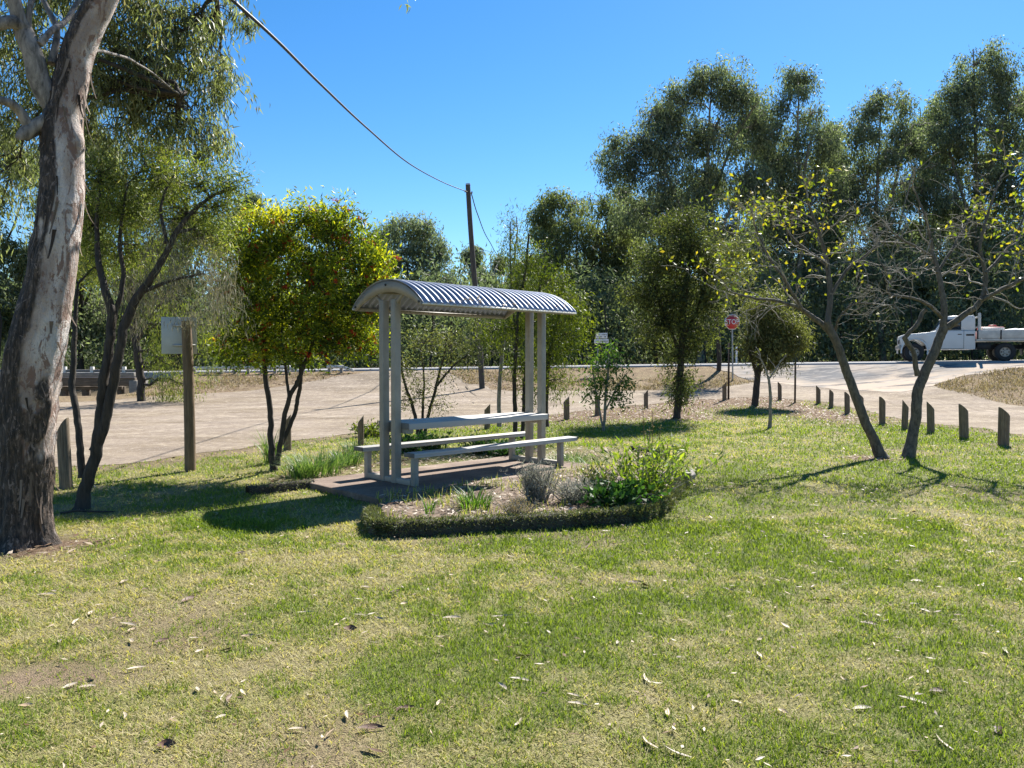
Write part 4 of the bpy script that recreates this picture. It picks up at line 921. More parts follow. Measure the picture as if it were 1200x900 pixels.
bare('bare_tree', 'nearly bare forked tree with pale twigs, right one of the pair', [
    stem([(1063,540,Yb,24),(1068,515,Yb,18),(1073,490,Yb,17),(1076,460,Yb,17),(1088,430,Yb,16),(1100,405,Yb,15),(1108,386,Yb,15)]),
    stem([(1075,440,Yb,9),(1071,415,Yb-.05,8),(1062,398,Yb-.1,8),(1066,394,Yb-.12,7),(1078,382,Yb-.1,7),(1088,364,Yb-.1,6)]),
    stem([(1106,388,Yb,12),(1106,360,Yb,10),(1100,325,Yb+.1,8),(1090,290,Yb+.2,6),(1082,255,Yb+.2,4),(1070,220,Yb+.2,2.5)]),
    stem([(1110,384,Yb,12),(1130,368,Yb-.1,10),(1150,350,Yb-.2,9),(1155,320,Yb-.2,7),(1150,285,Yb-.2,5),(1160,245,Yb-.2,4),(1175,205,Yb-.2,2.5)]),
    stem([(1150,352,Yb-.2,7),(1175,338,Yb-.4,6),(1205,325,Yb-.5,5),(1240,305,Yb-.5,3)]),
    stem([(1104,372,Yb,6),(1085,355,Yb-.3,5),(1060,348,Yb-.5,4.5),(1042,345,Yb-.6,3.5),(1043,332,Yb-.6,3),(1030,305,Yb-.6,2)]),
    stem([(1098,320,Yb+.1,5),(1120,285,Yb+.3,4),(1140,250,Yb+.5,3)]), stem([(1092,300,Yb+.2,5),(1065,285,Yb,4),(1045,270,Yb,2.5)]),
    stem([(1155,320,Yb-.2,5),(1185,285,Yb,4),(1205,240,Yb+.1,3)])], 82, 560, M['leaf_yellow'], M['bark_bare'], None, levels=3,
    leafbias=lambda T: 2e-3 + smooth(2.6, 3.6, T[:, 2]) * smooth(7.2, 7.8, T[:, 0]) + .04)
Ys = 17.8
bare('bare_sapling', 'slim bare sapling with whitish twigs in front of the round olive tree', [
    stem([(902,502,Ys,7),(902,475,Ys,5.5),(901,455,Ys,5),(900,440,Ys,4)]), stem([(901,444,Ys,3),(908,434,Ys,2.5),(913,426,Ys,2)]), stem([(900,442,Ys,3),(895,428,Ys,2.5),(892,418,Ys,2)])], 83, 16, M['leaf_brownish'], M['bark_grey'], None, levels=1)

# ------------------------------------------------------------------ trees beyond the road
def far_tree(label, px, top, Y, half, seed, leaf='leaf_far', bottom=None, lobes=None, n=260, per=92, bark='bark_grey', lean=0, group='gum trees beyond the road', name='gum_tree', sp=.46, LL=(.2, .36), WW=(.06, .10)):
    Y *= 1.34; sp *= .82; n = int(n * 1.75); per = int(per * .66); LL = (LL[0] * 1.25, LL[1] * 1.25); WW = (WW[0] * 1.25, WW[1] * 1.25)
    rng = np.random.RandomState(seed); bz = tz1((px - 600) / F * Y, Y); bpx = px + lean
    by = HOR + (H - bz) / Y * F; hgt = by - top; bottom = bottom or by - hgt * .22
    w0 = max(5, hgt * .032)
    st = [stem([(bpx, by, Y, w0), (bpx + rng.normal() * 5, by - hgt * .3, Y, w0 * .8), (px + rng.normal() * 6, by - hgt * .6, Y, w0 * .5), (px + rng.normal() * 5, top + 14, Y, w0 * .12)])]
    for k in range(3):
        s = (-1) ** k; st.append(stem([(bpx + s * 2, by - hgt * (.25 + .1 * k), Y, w0 * .5), (px + s * half * .35, by - hgt * (.5 + .1 * k), Y + rng.normal(), w0 * .33), (px + s * half * .62, by - hgt * (.68 + .08 * k), Y + rng.normal(), w0 * .12)]))
    if lobes is None:
        lobes = []; nl = 13
        for i in range(nl):
            q = (i + .5) / nl; y = top + 12 + (bottom - top) * q; wd = half * (math.sin(math.pi * min(1, .22 + .66 * q)) ** .7)
            x = px + rng.uniform(-.75, .75) * wd; rx = half * rng.uniform(.26, .42)
            lobes.append(ob_(x, y, Y + rng.normal() * half / F * Y * .4, rx, rx * .72))
    else:
        n = int(n * 1.08); extra = [(a + rng.normal() * 20, b + 6 + abs(rng.normal()) * 14, c * .62, d * .55) for a, b, c, d in lobes]
        lobes = [ob_(a, b, Y + rng.normal() * 1.0, c, d) for a, b, c, d in lobes + extra]
    return tree(name, label, 'tree', st, lobes, seed, M[leaf], M[bark], n, per, sp, LL, WW, .75, group=group, twig=.03, limb=.10, tintj=.26, hang=.95, sides=7, topbright=.05)
A_ = [(845,88,34,26),(820,95,24,22),(790,120,30,26),(770,135,26,26),(870,110,26,24),(750,165,34,24),(790,170,34,30),(840,150,40,34),(730,195,26,20),(712,180,14,16),(885,150,24,28),(770,215,40,26),(830,215,44,34),(880,205,26,30),(745,245,34,24),(800,265,44,26),(860,270,40,30),(720,160,12,12)]
far_tree('tall spreading gum tree with open grey-green crown, highest left of the twin-topped gum', 820, 60, 46, 110, 101, 'leaf_far', lobes=A_, n=520, per=88, sp=.40, LL=(.18, .33), WW=(.055, .09))
B_ = [(925,92,22,18),(945,90,16,14),(915,120,20,20),(950,135,22,18),(965,160,22,22),(930,165,26,24),(905,190,22,26),(955,200,28,26),(925,225,30,26),(975,225,16,24),(940,260,32,26),(905,255,20,26),(960,300,28,30),(920,310,30,30)]
far_tree('slimmer gum tree with small airy top right of the spreading gum', 930, 75, 48, 50, 102, 'leaf_far', lobes=B_, n=340, per=88, sp=.40, LL=(.18, .33), WW=(.055, .09))
C_ = [(1040,112,24,16),(1020,130,22,20),(1060,125,16,16),(1005,160,22,24),(1045,160,30,24),(1070,170,18,22),(1020,200,34,28),(1060,215,26,28),(1000,220,18,30),(1030,250,40,28),(1010,295,34,30),(1055,300,30,34),(1030,340,40,26)]
far_tree('gum tree with rounded grey-green top in the gap left of the tallest dark gum', 1035, 95, 50, 55, 103, 'leaf_far', lobes=C_, n=360, per=88, sp=.40, LL=(.18, .33), WW=(.055, .09))
D_ = [(1165,60,24,16),(1145,75,26,20),(1180,85,22,20),(1115,105,26,22),(1150,110,38,26),(1190,125,26,26),(1100,140,24,22),(1130,150,40,28),(1175,165,36,30),(1095,180,26,26),(1145,200,46,30),(1190,215,28,30),(1110,235,40,28),(1165,260,44,32),(1120,290,44,30),(1190,300,34,36),(1150,335,50,30)]
far_tree('tallest dark gum tree with heavy crown above the truck', 1145, 42, 52, 75, 104, 'leaf_far', lobes=D_, n=540, per=92, sp=.40, LL=(.18, .33), WW=(.06, .1))
far_tree('gum tree cut by the right edge of the photo above the truck', 1230, 15, 55, 60, 105, 'leaf_far', n=340, bottom=330)
E_ = [(650,232,20,14),(635,245,18,16),(670,240,18,14),(700,238,22,14),(725,250,16,14),(640,270,22,18),(675,265,26,20),(710,275,26,20),(655,300,28,22),(695,310,32,24),(735,290,20,22),(670,340,36,26),(715,345,36,28),(690,380,44,22)]
far_tree('green gum tree with two rounded tops right of the wispy sapling', 680, 215, 50, 60, 106, 'leaf_far2', lobes=E_, n=420, per=88, sp=.38, LL=(.18, .33), WW=(.055, .09))
F_ = [(470,262,24,14),(450,275,20,16),(495,262,18,14),(505,285,20,18),(475,295,28,18),(445,310,20,20),(510,320,28,20),(480,335,36,20),(530,335,18,18),(455,355,30,20),(510,365,36,20)]
far_tree('dark gum tree with broken top between the bottlebrush and the power pole', 482, 245, 52, 50, 107, 'leaf_far', lobes=F_, n=360, per=88, sp=.38, LL=(.18, .33), WW=(.055, .09))
far_tree('small dark gum tree directly behind the power pole', 568, 278, 55, 28, 108, 'leaf_far', n=190, sp=.4)
far_tree('low grey-green gum tree showing above the bottlebrush', 350, 232, 60, 45, 109, 'leaf_far', n=220)
far_tree('grey-green gum tree top showing between the wattle and the bottlebrush', 300, 215, 58, 40, 110, 'leaf_far', n=220)
far_tree('olive gum tree standing behind the dense dark evergreen', 770, 215, 58, 50, 111, 'leaf_far2', n=300)
far_tree('leafy gum tree behind the forked wattle', 205, 195, 44, 70, 112, 'leaf_far2', n=260, bark='bark_dark')
far_tree('dark gum tree behind the trunk of the big leaning gum', 95, 150, 46, 80, 113, 'leaf_far', n=280, bark='bark_dark')
far_tree('dark gum tree at the far left edge beyond the creek', -20, 130, 42, 80, 114, 'leaf_far2', n=280, bark='bark_dark')
far_tree('gum tree far behind the shelter roof', 420, 270, 62, 45, 115, 'leaf_far2', n=220)
far_tree('olive gum tree filling the gap behind the spreading gum', 870, 200, 60, 70, 116, 'leaf_far2', n=360)
far_tree('olive gum tree low behind the twin bare trees', 1000, 230, 60, 70, 117, 'leaf_far2', n=360)
far_tree('shaded gum tree behind the cab of the truck', 1100, 240, 60, 70, 118, 'leaf_far', n=360)
far_tree('shaded gum tree beyond the load bed of the truck', 1250, 200, 62, 80, 119, 'leaf_far2', n=360)
far_tree('small gum tree behind the feathery young tree', 625, 290, 60, 45, 120, 'leaf_far', n=240)
far_tree('olive gum tree in the dip between the spreading gum and the slimmer gum', 888, 112, 56, 38, 122, 'leaf_far2', n=200)
far_tree('grey-green gum tree in the dip right of the slimmer gum', 978, 128, 56, 36, 123, 'leaf_far', n=200)
far_tree('olive gum tree in the dip between the rounded gum and the tallest gum', 1088, 108, 57, 40, 124, 'leaf_far2', n=220)
far_tree('short gum tree in the dip left of the spreading gum', 735, 205, 54, 34, 125, 'leaf_far', n=180)
# black trunk with hanging creeper by the bridge
tree('creeper_tree', 'dark tree trunk with green hanging foliage at the near end of the bridge', 'tree', [stem([(166,473,26.5,14),(164,440,26.5,13),(160,400,26.5,12),(155,340,26.5,10),(150,260,26.5,6),(150,200,26.5,3)]), stem([(160,400,26.5,7),(185,360,26.5,5),(205,330,26.5,3)])],
     [ob_(190,350,26.5,30,16),ob_(205,385,26.5,28,16),ob_(185,410,26.5,16,16),ob_(205,425,26.3,24,16),ob_(190,447,26.3,18,14),ob_(215,450,26.3,18,14),ob_(240,380,26.5,20,16),ob_(150,250,26.5,50,30),ob_(120,300,26.5,40,30),ob_(180,300,26.5,40,26),ob_(90,250,26.5,40,40),ob_(245,420,26.4,12,14)],
     121, M['leaf_wattle'], M['bark_dark'], 260, 66, .2, (.1, .2), (.015, .03), .9, twig=.01, limb=.05, hang=.7)
# woodland that reads as one mass
rng = np.random.RandomState(131); G = Geo(); GT = Geo()
n = 4200; X = rng.uniform(-70, 70, n); Y = rng.uniform(56, 98, n); z0 = tz(X, Y)
hh = rng.uniform(.05, 1, n) * (4.0 + 6.2 * fbm(np.stack([X, Y], -1), .12, 3, 4)) * np.interp(X / Y, [-.7, -.25, .05, .2, .7], [1.3, .85, 1.0, 1.25, 1.4])
for i in range(n):
    m = 74; c = np.array([X[i], Y[i], z0[i] + hh[i]]); P = c + rng.normal(size=(m, 3)) * np.array([.8, .8, .7])
    D = rng.normal(size=(m, 3)); D[:, 2] -= 1; leaves(G, P, D, rng.uniform(.3, .6, m), rng.uniform(.1, .2, m), np.clip(.35 + rng.normal() * .16 + rng.normal(size=m) * .2, 0, 1), rng)
for i in range(110):
    x, y = rng.uniform(-50, 55), rng.uniform(52, 78); z = tz1(x, y); h_ = rng.uniform(3, 8); GT.tube([(x, y, z), (x + rng.normal() * .2, y, z + h_ * .5), (x + rng.normal() * .5, y, z + h_)], [rng.uniform(.05, .14), .07, .03], 5, cap=False)
tag(G.ob('woodland_undergrowth', M['leaf_far']), 'shaded undergrowth of the wood beyond the road', 'undergrowth', kind='stuff')
tag(GT.ob('woodland_stems', M['bark_dark']), 'thin grey stems in the wood beyond the road', 'tree stems', kind='stuff')
# far tree belt closing the horizon
G = Geo(); n = 1700; X = rng.uniform(-190, 190, n); Y = rng.uniform(108, 150, n); hh = rng.uniform(0, 1, n) ** 1.2 * 11
for i in range(n):
    m = 60; P = np.array([X[i], Y[i], 1.2 + hh[i]]) + rng.normal(size=(m, 3)) * np.array([2.2, 1.5, 1.4]); D = rng.normal(size=(m, 3)); D[:, 2] -= .6
    leaves(G, P, D, rng.uniform(.8, 1.6, m), rng.uniform(.35, .7, m), np.clip(.4 + rng.normal(size=m) * .2, 0, 1), rng)
tag(G.ob('distant_woodland', M['leaf_far']), 'distant wood closing the horizon', 'woodland', kind='stuff')

# ------------------------------------------------------------------ bollards
def bollard_mesh():
    G = Geo(); n = 20; a = np.arange(n) / n * 2 * np.pi; r = .085 * (1 + .04 * np.sin(3 * a) )
    rings = []
    for z in (-.1, .02, .2, .4): rings.append(np.stack([np.cos(a) * r, np.sin(a) * r, np.full(n, z)], -1))
    top = np.stack([np.cos(a) * r, np.sin(a) * r, .62 - .09 * np.cos(a) / 1 ], -1); rings.append(top)
    V = np.concatenate(rings); i = np.arange(4)[:, None] * n; j = np.arange(n)[None]; j2 = (j + 1) % n
    me = mesh_np('log', V, [np.stack([i + j, i + j2, i + n + j2, i + n + j], -1).reshape(-1, 4)], None, True)
    cap = np.vstack([top * np.array([.985, .985, 1]) + np.array([0, 0, .002]), [[0, 0, .624]]])
    mc = mesh_np('cut_top', cap, [np.array([(q, (q + 1) % n, n) for q in range(n)])]); return me, mc
LOG, TOP = bollard_mesh(); LOG.materials.append(M['bollard']); TOP.materials.append(M['cut'])
BOL = [(78,573,78,14,'leaning log bollard beside the base of the forked wattle'),(337,528,40,9,'log bollard hidden behind the bottlebrush stems'),(423,522,33,7,'slant-topped log bollard left of the shelter posts'),(571,503,28,7,'log bollard seen behind the picnic table'),
 (664,492,26,7,'log bollard behind the right shelter posts'),(700,487,24,6,'log bollard just left of the small sapling'),(757,479,21,5,'log bollard between the sapling and the dense dark tree'),(804,474,18,5,'log bollard partly hidden by the dense dark tree'),(849,469,20,5,'log bollard below the stop sign next to a thin stake'),
 (914,469,20,4.5,'log bollard right of the slim bare sapling'),(959,473,20,5,'first log bollard left of the leaning bare trunk, the one farthest off'),(974,478,20,5,'second log bollard left of the leaning bare trunk'),(993,485,24,6,'third log bollard left of the leaning bare trunk, nearest to it'),
 (1009,484,21,6,'log bollard partly behind the leaning bare trunk'),(1034,497,30,7,'log bollard between the trunks of the bare pair'),(1060,503,32,7,'log bollard partly behind the right bare trunk'),(1091,507,34,8,'first log bollard right of the bare pair'),(1130,514,38,10,'log bollard second from the right edge'),(1176,522,42,12,'thickest nearest log bollard at the right edge')]
random.seed(9)
for px, py, hp, wp, lab in BOL:
    p = GP(px, py); s = p.y / F
    root = thing('bollard', lab, 'bollard', p, 'log bollards along the gravel track', random.uniform(-.5, .3) + (math.pi if px < 900 and px != 78 else 0) + (math.pi if px == 78 else 0))
    root.scale = (wp * s / .17, wp * s / .17, hp * s / .66); root.rotation_euler[0] = random.uniform(-.03, .03); root.rotation_euler[1] = random.uniform(-.03, .03) + (.06 if px == 78 else 0)
    for n_, me in (('log', LOG), ('cut_top', TOP)): link(n_, me, None, root)

# ------------------------------------------------------------------ sign on a log post
p = GP(223, 552); root = thing('sign_post', 'round log post carrying a plain grey sign panel beside the bottlebrush', 'sign', p)
G = Geo(); G.smooth = True; G.tube([(0,0,-.1),(.0,0,.6),(-.01,0,1.4),(-.03,0,2.12)], [.076,.074,.07,.066], 18); G.ob('log_post', M['post'], root)
G = Geo(); G.box((-.17, .085, 1.92), (.47, .008, .52), Matrix.Rotation(R(14), 3, 'Z')); bevel(G.ob('sign_panel', plain('dull_grey_sheet_metal', (.42, .44, .44), .5, .3, .12, 4), root), .002)
G = Geo(); 
for z in (1.78, 2.06): G.box((-.1, .074, z), (.3, .02, .03), Matrix.Rotation(R(14), 3, 'Z'))
G.ob('bracket', plain('galvanised_steel', (.4, .4, .4), .45, .7), root)

# ------------------------------------------------------------------ power pole and wires
pb = GP(565, 455); top = PX(548.5, 217, pb.y + .2)
root = thing('power_pole', 'tall leaning timber power pole behind the shelter', 'power pole', pb)
G = Geo(); G.smooth = True; d = np.array(top - pb); s = np.linspace(-.02, 1, 14)[:, None]
G.tube(d * s + np.stack([.02 * np.sin(s[:, 0] * 6), 0 * s[:, 0], 0 * s[:, 0]], -1), np.linspace(.115, .095, 14), 14); G.ob('pole', M['bark_pole'], root)
G = Geo(); e = d * .965; G.tube([e + np.array([-.13, -.1, 0]), e + np.array([.13, .1, 0])], .016, 8); G.tube([e + np.array([-.13, -.1, -.02]), e + np.array([-.13, -.1, .06])], [.03, .02], 8); G.tube([e + np.array([.13, .1, -.02]), e + np.array([.13, .1, .06])], [.03, .02], 8); G.ob('insulator', plain('brown_glazed_insulator', (.16, .1, .07), .3), root)
G = Geo(); G.tube([d * 1.0, d * 1.004 + np.array([0, 0, .03])], [.10, .094], 14); G.ob('pole_cap', plain('galvanised_steel_cap', (.5, .5, .5), .4, .6), root)
def wire(name, label, pts, r):
    P = dens(pts, 90); G = Geo(); G.smooth = True; G.tube(P, r, 6, cap=False)
    o = G.ob(name, plain('black_cable', (.012, .012, .013), .5), None, None); return tag(o, label, 'wire', 'overhead wires on the power pole')
a = pb + Vector(tuple(d * .965))
wire('overhead_wire', 'thick black overhead wire sagging from the pole toward the upper left', [tuple(a), tuple(PX(520, 214, 27)), tuple(PX(480, 192, 20)), tuple(PX(430, 150, 14.2)), tuple(PX(375, 98, 10.2)), tuple(PX(325, 48, 8.1)), tuple(PX(270, -2, 6.8)), tuple(PX(170, -90, 5.4)), tuple(PX(0, -230, 4.2)), (-4.2, -4, 5.6)], .017)
wire('overhead_wire', 'thin dark wire running from the pole down to the right', [tuple(a + Vector((.1, .1, 0))), tuple(PX(560, 252, 36)), tuple(PX(573, 282, 46)), tuple(PX(595, 310, 60)), tuple(PX(640, 335, 90))], .022)

# ------------------------------------------------------------------ road signs, stakes
def text(parent, body, size, loc, mat, rz=0, depth=.002, sx=1):
    cu = bpy.data.curves.new('t', 'FONT'); cu.body = body; cu.size = size; cu.align_x = 'CENTER'; cu.align_y = 'CENTER'; cu.extrude = depth
    o = bpy.data.objects.new('t', cu); COL.objects.link(o); dg = bpy.context.evaluated_depsgraph_get(); me = bpy.data.meshes.new_from_object(o.evaluated_get(dg)); bpy.data.objects.remove(o)
    me.name = 'lettering'; k = link('lettering', me, mat, parent); k.location = loc; k.rotation_euler = (R(90), 0, 0); k.scale = (sx, 1, 1); return k
white = plain('white_sign_sheet', (.74, .74, .73), .45, 0, .04); red = plain('faded_red_sign', (.46, .035, .04), .5, 0, .12, 5); galv = plain('galvanised_post', (.34, .34, .33), .5, .5)
p = GP(859, 446); s = p.y / F; root = thing('stop_sign', 'red octagonal stop sign on a thin grey post beside the round olive tree', 'sign', p)
hz = (446 - 377.5) * s; r = 9.4 * s
G = Geo(); G.smooth = True; G.tube([(0, .03, -.1), (-.05, .03, hz + r * .6)], .032, 10); G.ob('post', galv, root)
a = (np.arange(8) + .5) / 8 * 2 * np.pi
def octo(rad, y0, y1, nm, mat):
    G = Geo(); G.prism([(-.06 + math.cos(q) * rad, hz + math.sin(q) * rad) for q in a], y0, y1); return G.ob(nm, mat, root)
b_ = octo(r, -.012, -.002, 'sign_border', white); f_ = octo(r * .91, -.016, -.0125, 'sign_face', red)
text(root, 'STOP', r * .88, (-.06, -.019, hz), white, sx=.82)
p = PX(705, 440, 33.9); p.z = tz1(p.x, p.y); s = p.y / F
by = HOR + (H - p.z) / p.y * F
root = thing('road_sign', 'small white sign of two stacked plates above the leafy sapling', 'sign', p); zt = lambda py: (by - py) * s
G = Geo(); G.smooth = True
for x in (-4.5, 5): G.tube([(x * s, .02, -.1), (x * s, .02, zt(390))], .022, 8)
G.ob('post', galv, root)
ink = plain('dark_sign_ink', (.03, .03, .035), .6)
for x0, x1, y0, y1, nm in ((-7, 6.6, 390.3, 396.6, 'upper_plate'), (-8.8, 8, 397.6, 402.2, 'lower_plate')):
    G = Geo(); G.box(((x0 + x1) / 2 * s, -.012, (zt(y0) + zt(y1)) / 2), ((x1 - x0) * s, .01, (y1 - y0) * s)); pl = bevel(G.ob(nm, white, root), .002)
    G = Geo(); rr_ = random.Random(3); rows = 2 if nm[0] == 'u' else 1
    for k in range(rows):                    # lettering too small to read: short strokes
        zc = zt(y0 + (y1 - y0) * ((k + .5) / rows * .8 + .1)); hh = (y1 - y0) * s * (.24 if rows == 2 else .36); x = x0 * s + .06
        while x < x1 * s - .08:
            w_ = rr_.uniform(.03, .05)
            if rr_.random() < .86: G.box((x + w_ / 2, -.0185, zc), (w_ * .7, .002, hh * rr_.uniform(.8, 1)))
            x += w_ + .014
    G.ob('lettering', ink, pl)
def picket(px, py, top, wp, label, cat='stake', name='stake', mat=None):
    p = GP(px, py); s = p.y / F; o = thing(name, label, cat, p, None); h = (py - top) * s; w = wp * s
    G = Geo()
    for k in range(3): G.box((math.cos(k * 2.09) * w * .3, math.sin(k * 2.09) * w * .3, h / 2), (w * .6, .008, h), Matrix.Rotation(k * 2.09, 3, 'Z'))
    G.ob('picket', mat or plain('dark_rusty_steel', (.05, .035, .028), .7, .3), o); return o
picket(853.5, 468, 402, 2.2, 'thin dark star picket next to the log bollard below the stop sign')
picket(931.5, 472, 424, 2, 'thin dark star picket right of the round olive tree')
p = PX(863, 428, 43); p.z = tz1(p.x, p.y); o = thing('guide_post', 'white roadside guide post beyond the road by the stop sign', 'guide post', p)
G = Geo(); G.box((0, 0, .5), (.1, .04, 1.0)); bevel(G.ob('guide_post_body', white, o), .01); G = Geo(); G.box((0, -.023, .85), (.07, .004, .11)); G.ob('reflector', red, o)

# ------------------------------------------------------------------ guard rails and timber bridge at the left
rail = bark_mat('grey_weathered_rail', (.13, .12, .105), (.4, .37, .32), (2, 12, 12), .3); wrail = plain('flaking_white_rail_paint', (.6, .58, .53), .7, 0, .2, 9)
def rails(px0, px1, py, Y, hpx, label, n, endslope=None):
    a = PX(px0, py, Y); b = PX(px1, py, Y); a.z = tz1(a.x, Y); b.z = tz1(b.x, Y); s = Y / F; h = hpx * s
    root = thing('guard_rail', label, 'guard rail', a, 'white-topped timber guard rails beside the road'); L = b.x - a.x
    for k in range(n):
        x = L * k / (n - 1); G = Geo(); G.box((x, 0, h * .45 + (b.z - a.z) * k / (n - 1)), (.13, .13, h * .9 + .1)); bevel(G.ob('post', rail, root), .012)
    G = Geo(); G.prism([(-.1, h - .14), (L + .1, h - .14 + b.z - a.z), (L + .1, h + b.z - a.z), (-.1, h)], -.11, -.05); G.ob('rail', wrail, root)
    if endslope: G = Geo(); e = endslope * s; G.prism([(L + .08, h - .14), (L + .08 + e, .03), (L + .08 + e, .17), (L + .08, h)], -.11, -.05); G.ob('sloping_end', wrail, root)
rails(228, 338, 432, 34.3, 9, 'longer timber guard rail with sloping white end seen under the bottlebrush', 8, 15)
rails(386, 400, 430, 34.2, 9, 'short timber guard rail with sloping white end at the gravel junction', 2, 13)
Yq = 33.6; a = PX(60, 440, Yq); b = PX(160, 440, Yq)
root = thing('timber_bridge', 'old timber road bridge over the creek seen behind the wattle stems', 'bridge', (a.x, Yq, -.55))
tim = bark_mat('old_bridge_timber', (.055, .042, .03), (.2, .15, .105), (1.2, 12, 12), .5); gt = bark_mat('grey_bridge_timber', (.13, .12, .105), (.33, .3, .26), (1.2, 12, 12), .5)
x0, x1 = -8.0, b.x - a.x
def bz(y0, y1): return [HOR_to(y0), HOR_to(y1)]
def HOR_to(py): return H - (py - HOR) / F * Yq + .55
for nm, y0, y1, th, yy, mt in (('deck_edge', 436.5, 441.5, .3, -.1, gt), ('main_beam', 442.5, 452, .35, 0, tim), ('lower_beam', 453, 457, .25, .2, tim)):
    G = Geo(); z0, z1 = HOR_to(y1), HOR_to(y0); G.box(((x0 + x1) / 2 - (.25 if nm == 'lower_beam' else 0), yy, (z0 + z1) / 2), (x1 - x0 - (.9 if nm == 'lower_beam' else 0), th, z1 - z0)); bevel(G.ob(nm, mt, root), .02)
for k, x in enumerate((-6.5, -4.5, -2.6, -.6, .45, 1.35, 2.25, 2.9)):
    G = Geo(); G.smooth = True; G.tube([(x, .35, -.1), (x, .3, HOR_to(453))], .17, 12); G.ob('pier', tim, root)
for x in (-5, -3, -1, .6, 1.8, 3.2):
    G = Geo(); G.box((x, 0, HOR_to(433.5)), (.14, .14, .28)); bevel(G.ob('rail_post', wrail, root), .01)
G = Geo(); G.box(((x0 + x1) / 2, .0, HOR_to(434.6)), (x1 - x0, .08, .12)); G.ob('hand_rail', gt, root)
G = Geo(); G.box((x1 - .05, .55, HOR_to(462) - .05), (.35, 1.6, 1.3)); bevel(G.ob('abutment', gt, root), .03)

# ------------------------------------------------------------------ truck
TY = 34.2; ox = PX(1077, 424, TY - .8).x; zr = float(road_z(ox + 2)) + .075; TRZ = -R(21.5); TS = .97
root = thing('flatbed_truck', 'white single-cab flatbed truck driving left on the road at the right edge', 'truck', (ox, TY, zr), None, TRZ); root.scale = (TS, TS, TS)
paint = plain('dusty_white_truck_paint', (.62, .62, .60), .35, 0, .06, 2, 0, .5); dark = plain('dark_chassis', (.02, .02, .02), .7, 0, .3); 
rub = plain('tyre_rubber', (.025, .024, .023), .8, 0, .3, 12); steel = plain('dull_steel_rim', (.33, .31, .28), .5, .4, .2, 12); trayp = plain('dirty_white_tray_side', (.52, .5, .45), .55, 0, .22, 3)
glass, t, bs, out = nt('dark_window_glass'); bs.inputs['Base Color'].default_value = (.015, .02, .022, 1); bs.inputs['Roughness'].default_value = .06; bs.inputs['Specular IOR Level'].default_value = .8
W2 = .88
def P_(prof, y0, y1, nm, mat, par=root, bw=.03):
    G = Geo(); G.prism(prof, y0, y1); return bevel(G.ob(nm, mat, par), bw, 3)
body = [(-.42,.62),(-.44,1.0),(-.42,1.15),(-.3,1.2),(.5,1.27),(.82,1.31),(.9,1.34),(2.46,1.34),(2.47,.52),(.62,.52),(.58,.72),(.5,.88),(.36,.98),(.18,1.01),(-.12,1.0),(-.26,.92),(-.34,.78),(-.36,.62)]
cab = P_(body, -W2, W2, 'body', paint)
roofp = [(.9,1.342),(1.26,1.9),(1.36,1.98),(1.6,2.0),(2.36,2.0),(2.46,1.94),(2.47,1.342)]
P_(roofp, -W2 + .07, W2 - .07, 'cab_roof', paint, root, .05)
for y in (-W2 + .062, W2 - .062):
    G = Geo(); G.prism([(1.04,1.38),(1.36,1.84),(1.92,1.87),(1.92,1.38)], y - .006, y + .006); G.ob('side_window', glass, root)
G = Geo(); G.add([(.935,-.7,1.39),(.935,.7,1.39),(1.245,.68,1.87),(1.245,-.68,1.87)], [(0,1,2,3)]); ws = G.ob('windscreen', glass, root); ws.location.x = -.012
ws.modifiers.new('t', 'SOLIDIFY').thickness = .006
G = Geo(); G.box((2.22, -W2 + .06, 1.55), (.0, .0, .0)) if False else None
for y in (-W2 - .004, W2 + .004):
    G = Geo()
    for x in (1.03, 2.02): G.box((x, y, .97), (.012, .008, .84))
    G.box((1.525, y, .555), (.99, .008, .012)); G.ob('door_seam', dark, root)
    G = Geo(); G.box((1.86, y * 1.008, 1.18), (.15, .02, .035)); bevel(G.ob('door_handle', dark, root), .006)
    G = Geo(); G.box((2.26, y, 1.15), (.3, .012, .075)); G.ob('side_vent', dark, root)
    # wheel arch flare
    q = np.linspace(-.25, math.pi + .15, 18); Gm = Geo(); Gm.smooth = True; Gm.tube([(.1 + math.cos(a_) * .53, y, .44 + math.sin(a_) * .56) for a_ in q], .035, 8); Gm.ob('wheel_arch_flare', paint, root)
for y in (-.55, .55):
    G = Geo(); G.smooth = True; G.tube([(-.44, y, .9), (-.465, y, .9)], [.11, .10], 20); G.ob('headlight', plain('headlight_glass', (.6, .6, .58), .1), root)
G = Geo(); G.box((-.47, 0, .62), (.1, 1.72, .2)); bevel(G.ob('front_bumper', steel, root), .03)
G = Geo(); G.box((-.448, 0, .9), (.02, .8, .18)); G.ob('grille', dark, root)
for y in (-W2 - .12, W2 + .12):
    G = Geo(); G.box((1.12, y, 1.5), (.06, .14, .2)); bevel(G.ob('side_mirror', dark, root), .02)
G = Geo(); G.smooth = True; G.tube([(2.62, -.78, .9), (2.62, -.78, 2.05), (2.60, -.78, 2.11)], [.06, .06, .05], 14); G.tube([(2.62, .78, .9), (2.62, .78, 2.05), (2.60, .78, 2.11)], [.06, .06, .05], 14)
for z in (1.5, 1.95): G.box((2.62, 0, z), (.05, 1.56, .06))
G.ob('headboard_frame', trayp, root)
tx0, tx1 = 2.5, 5.15
G = Geo(); G.box(((tx0 + tx1) / 2, 0, .93), (tx1 - tx0, 1.9, .10)); bevel(G.ob('tray_deck', trayp, root), .01)
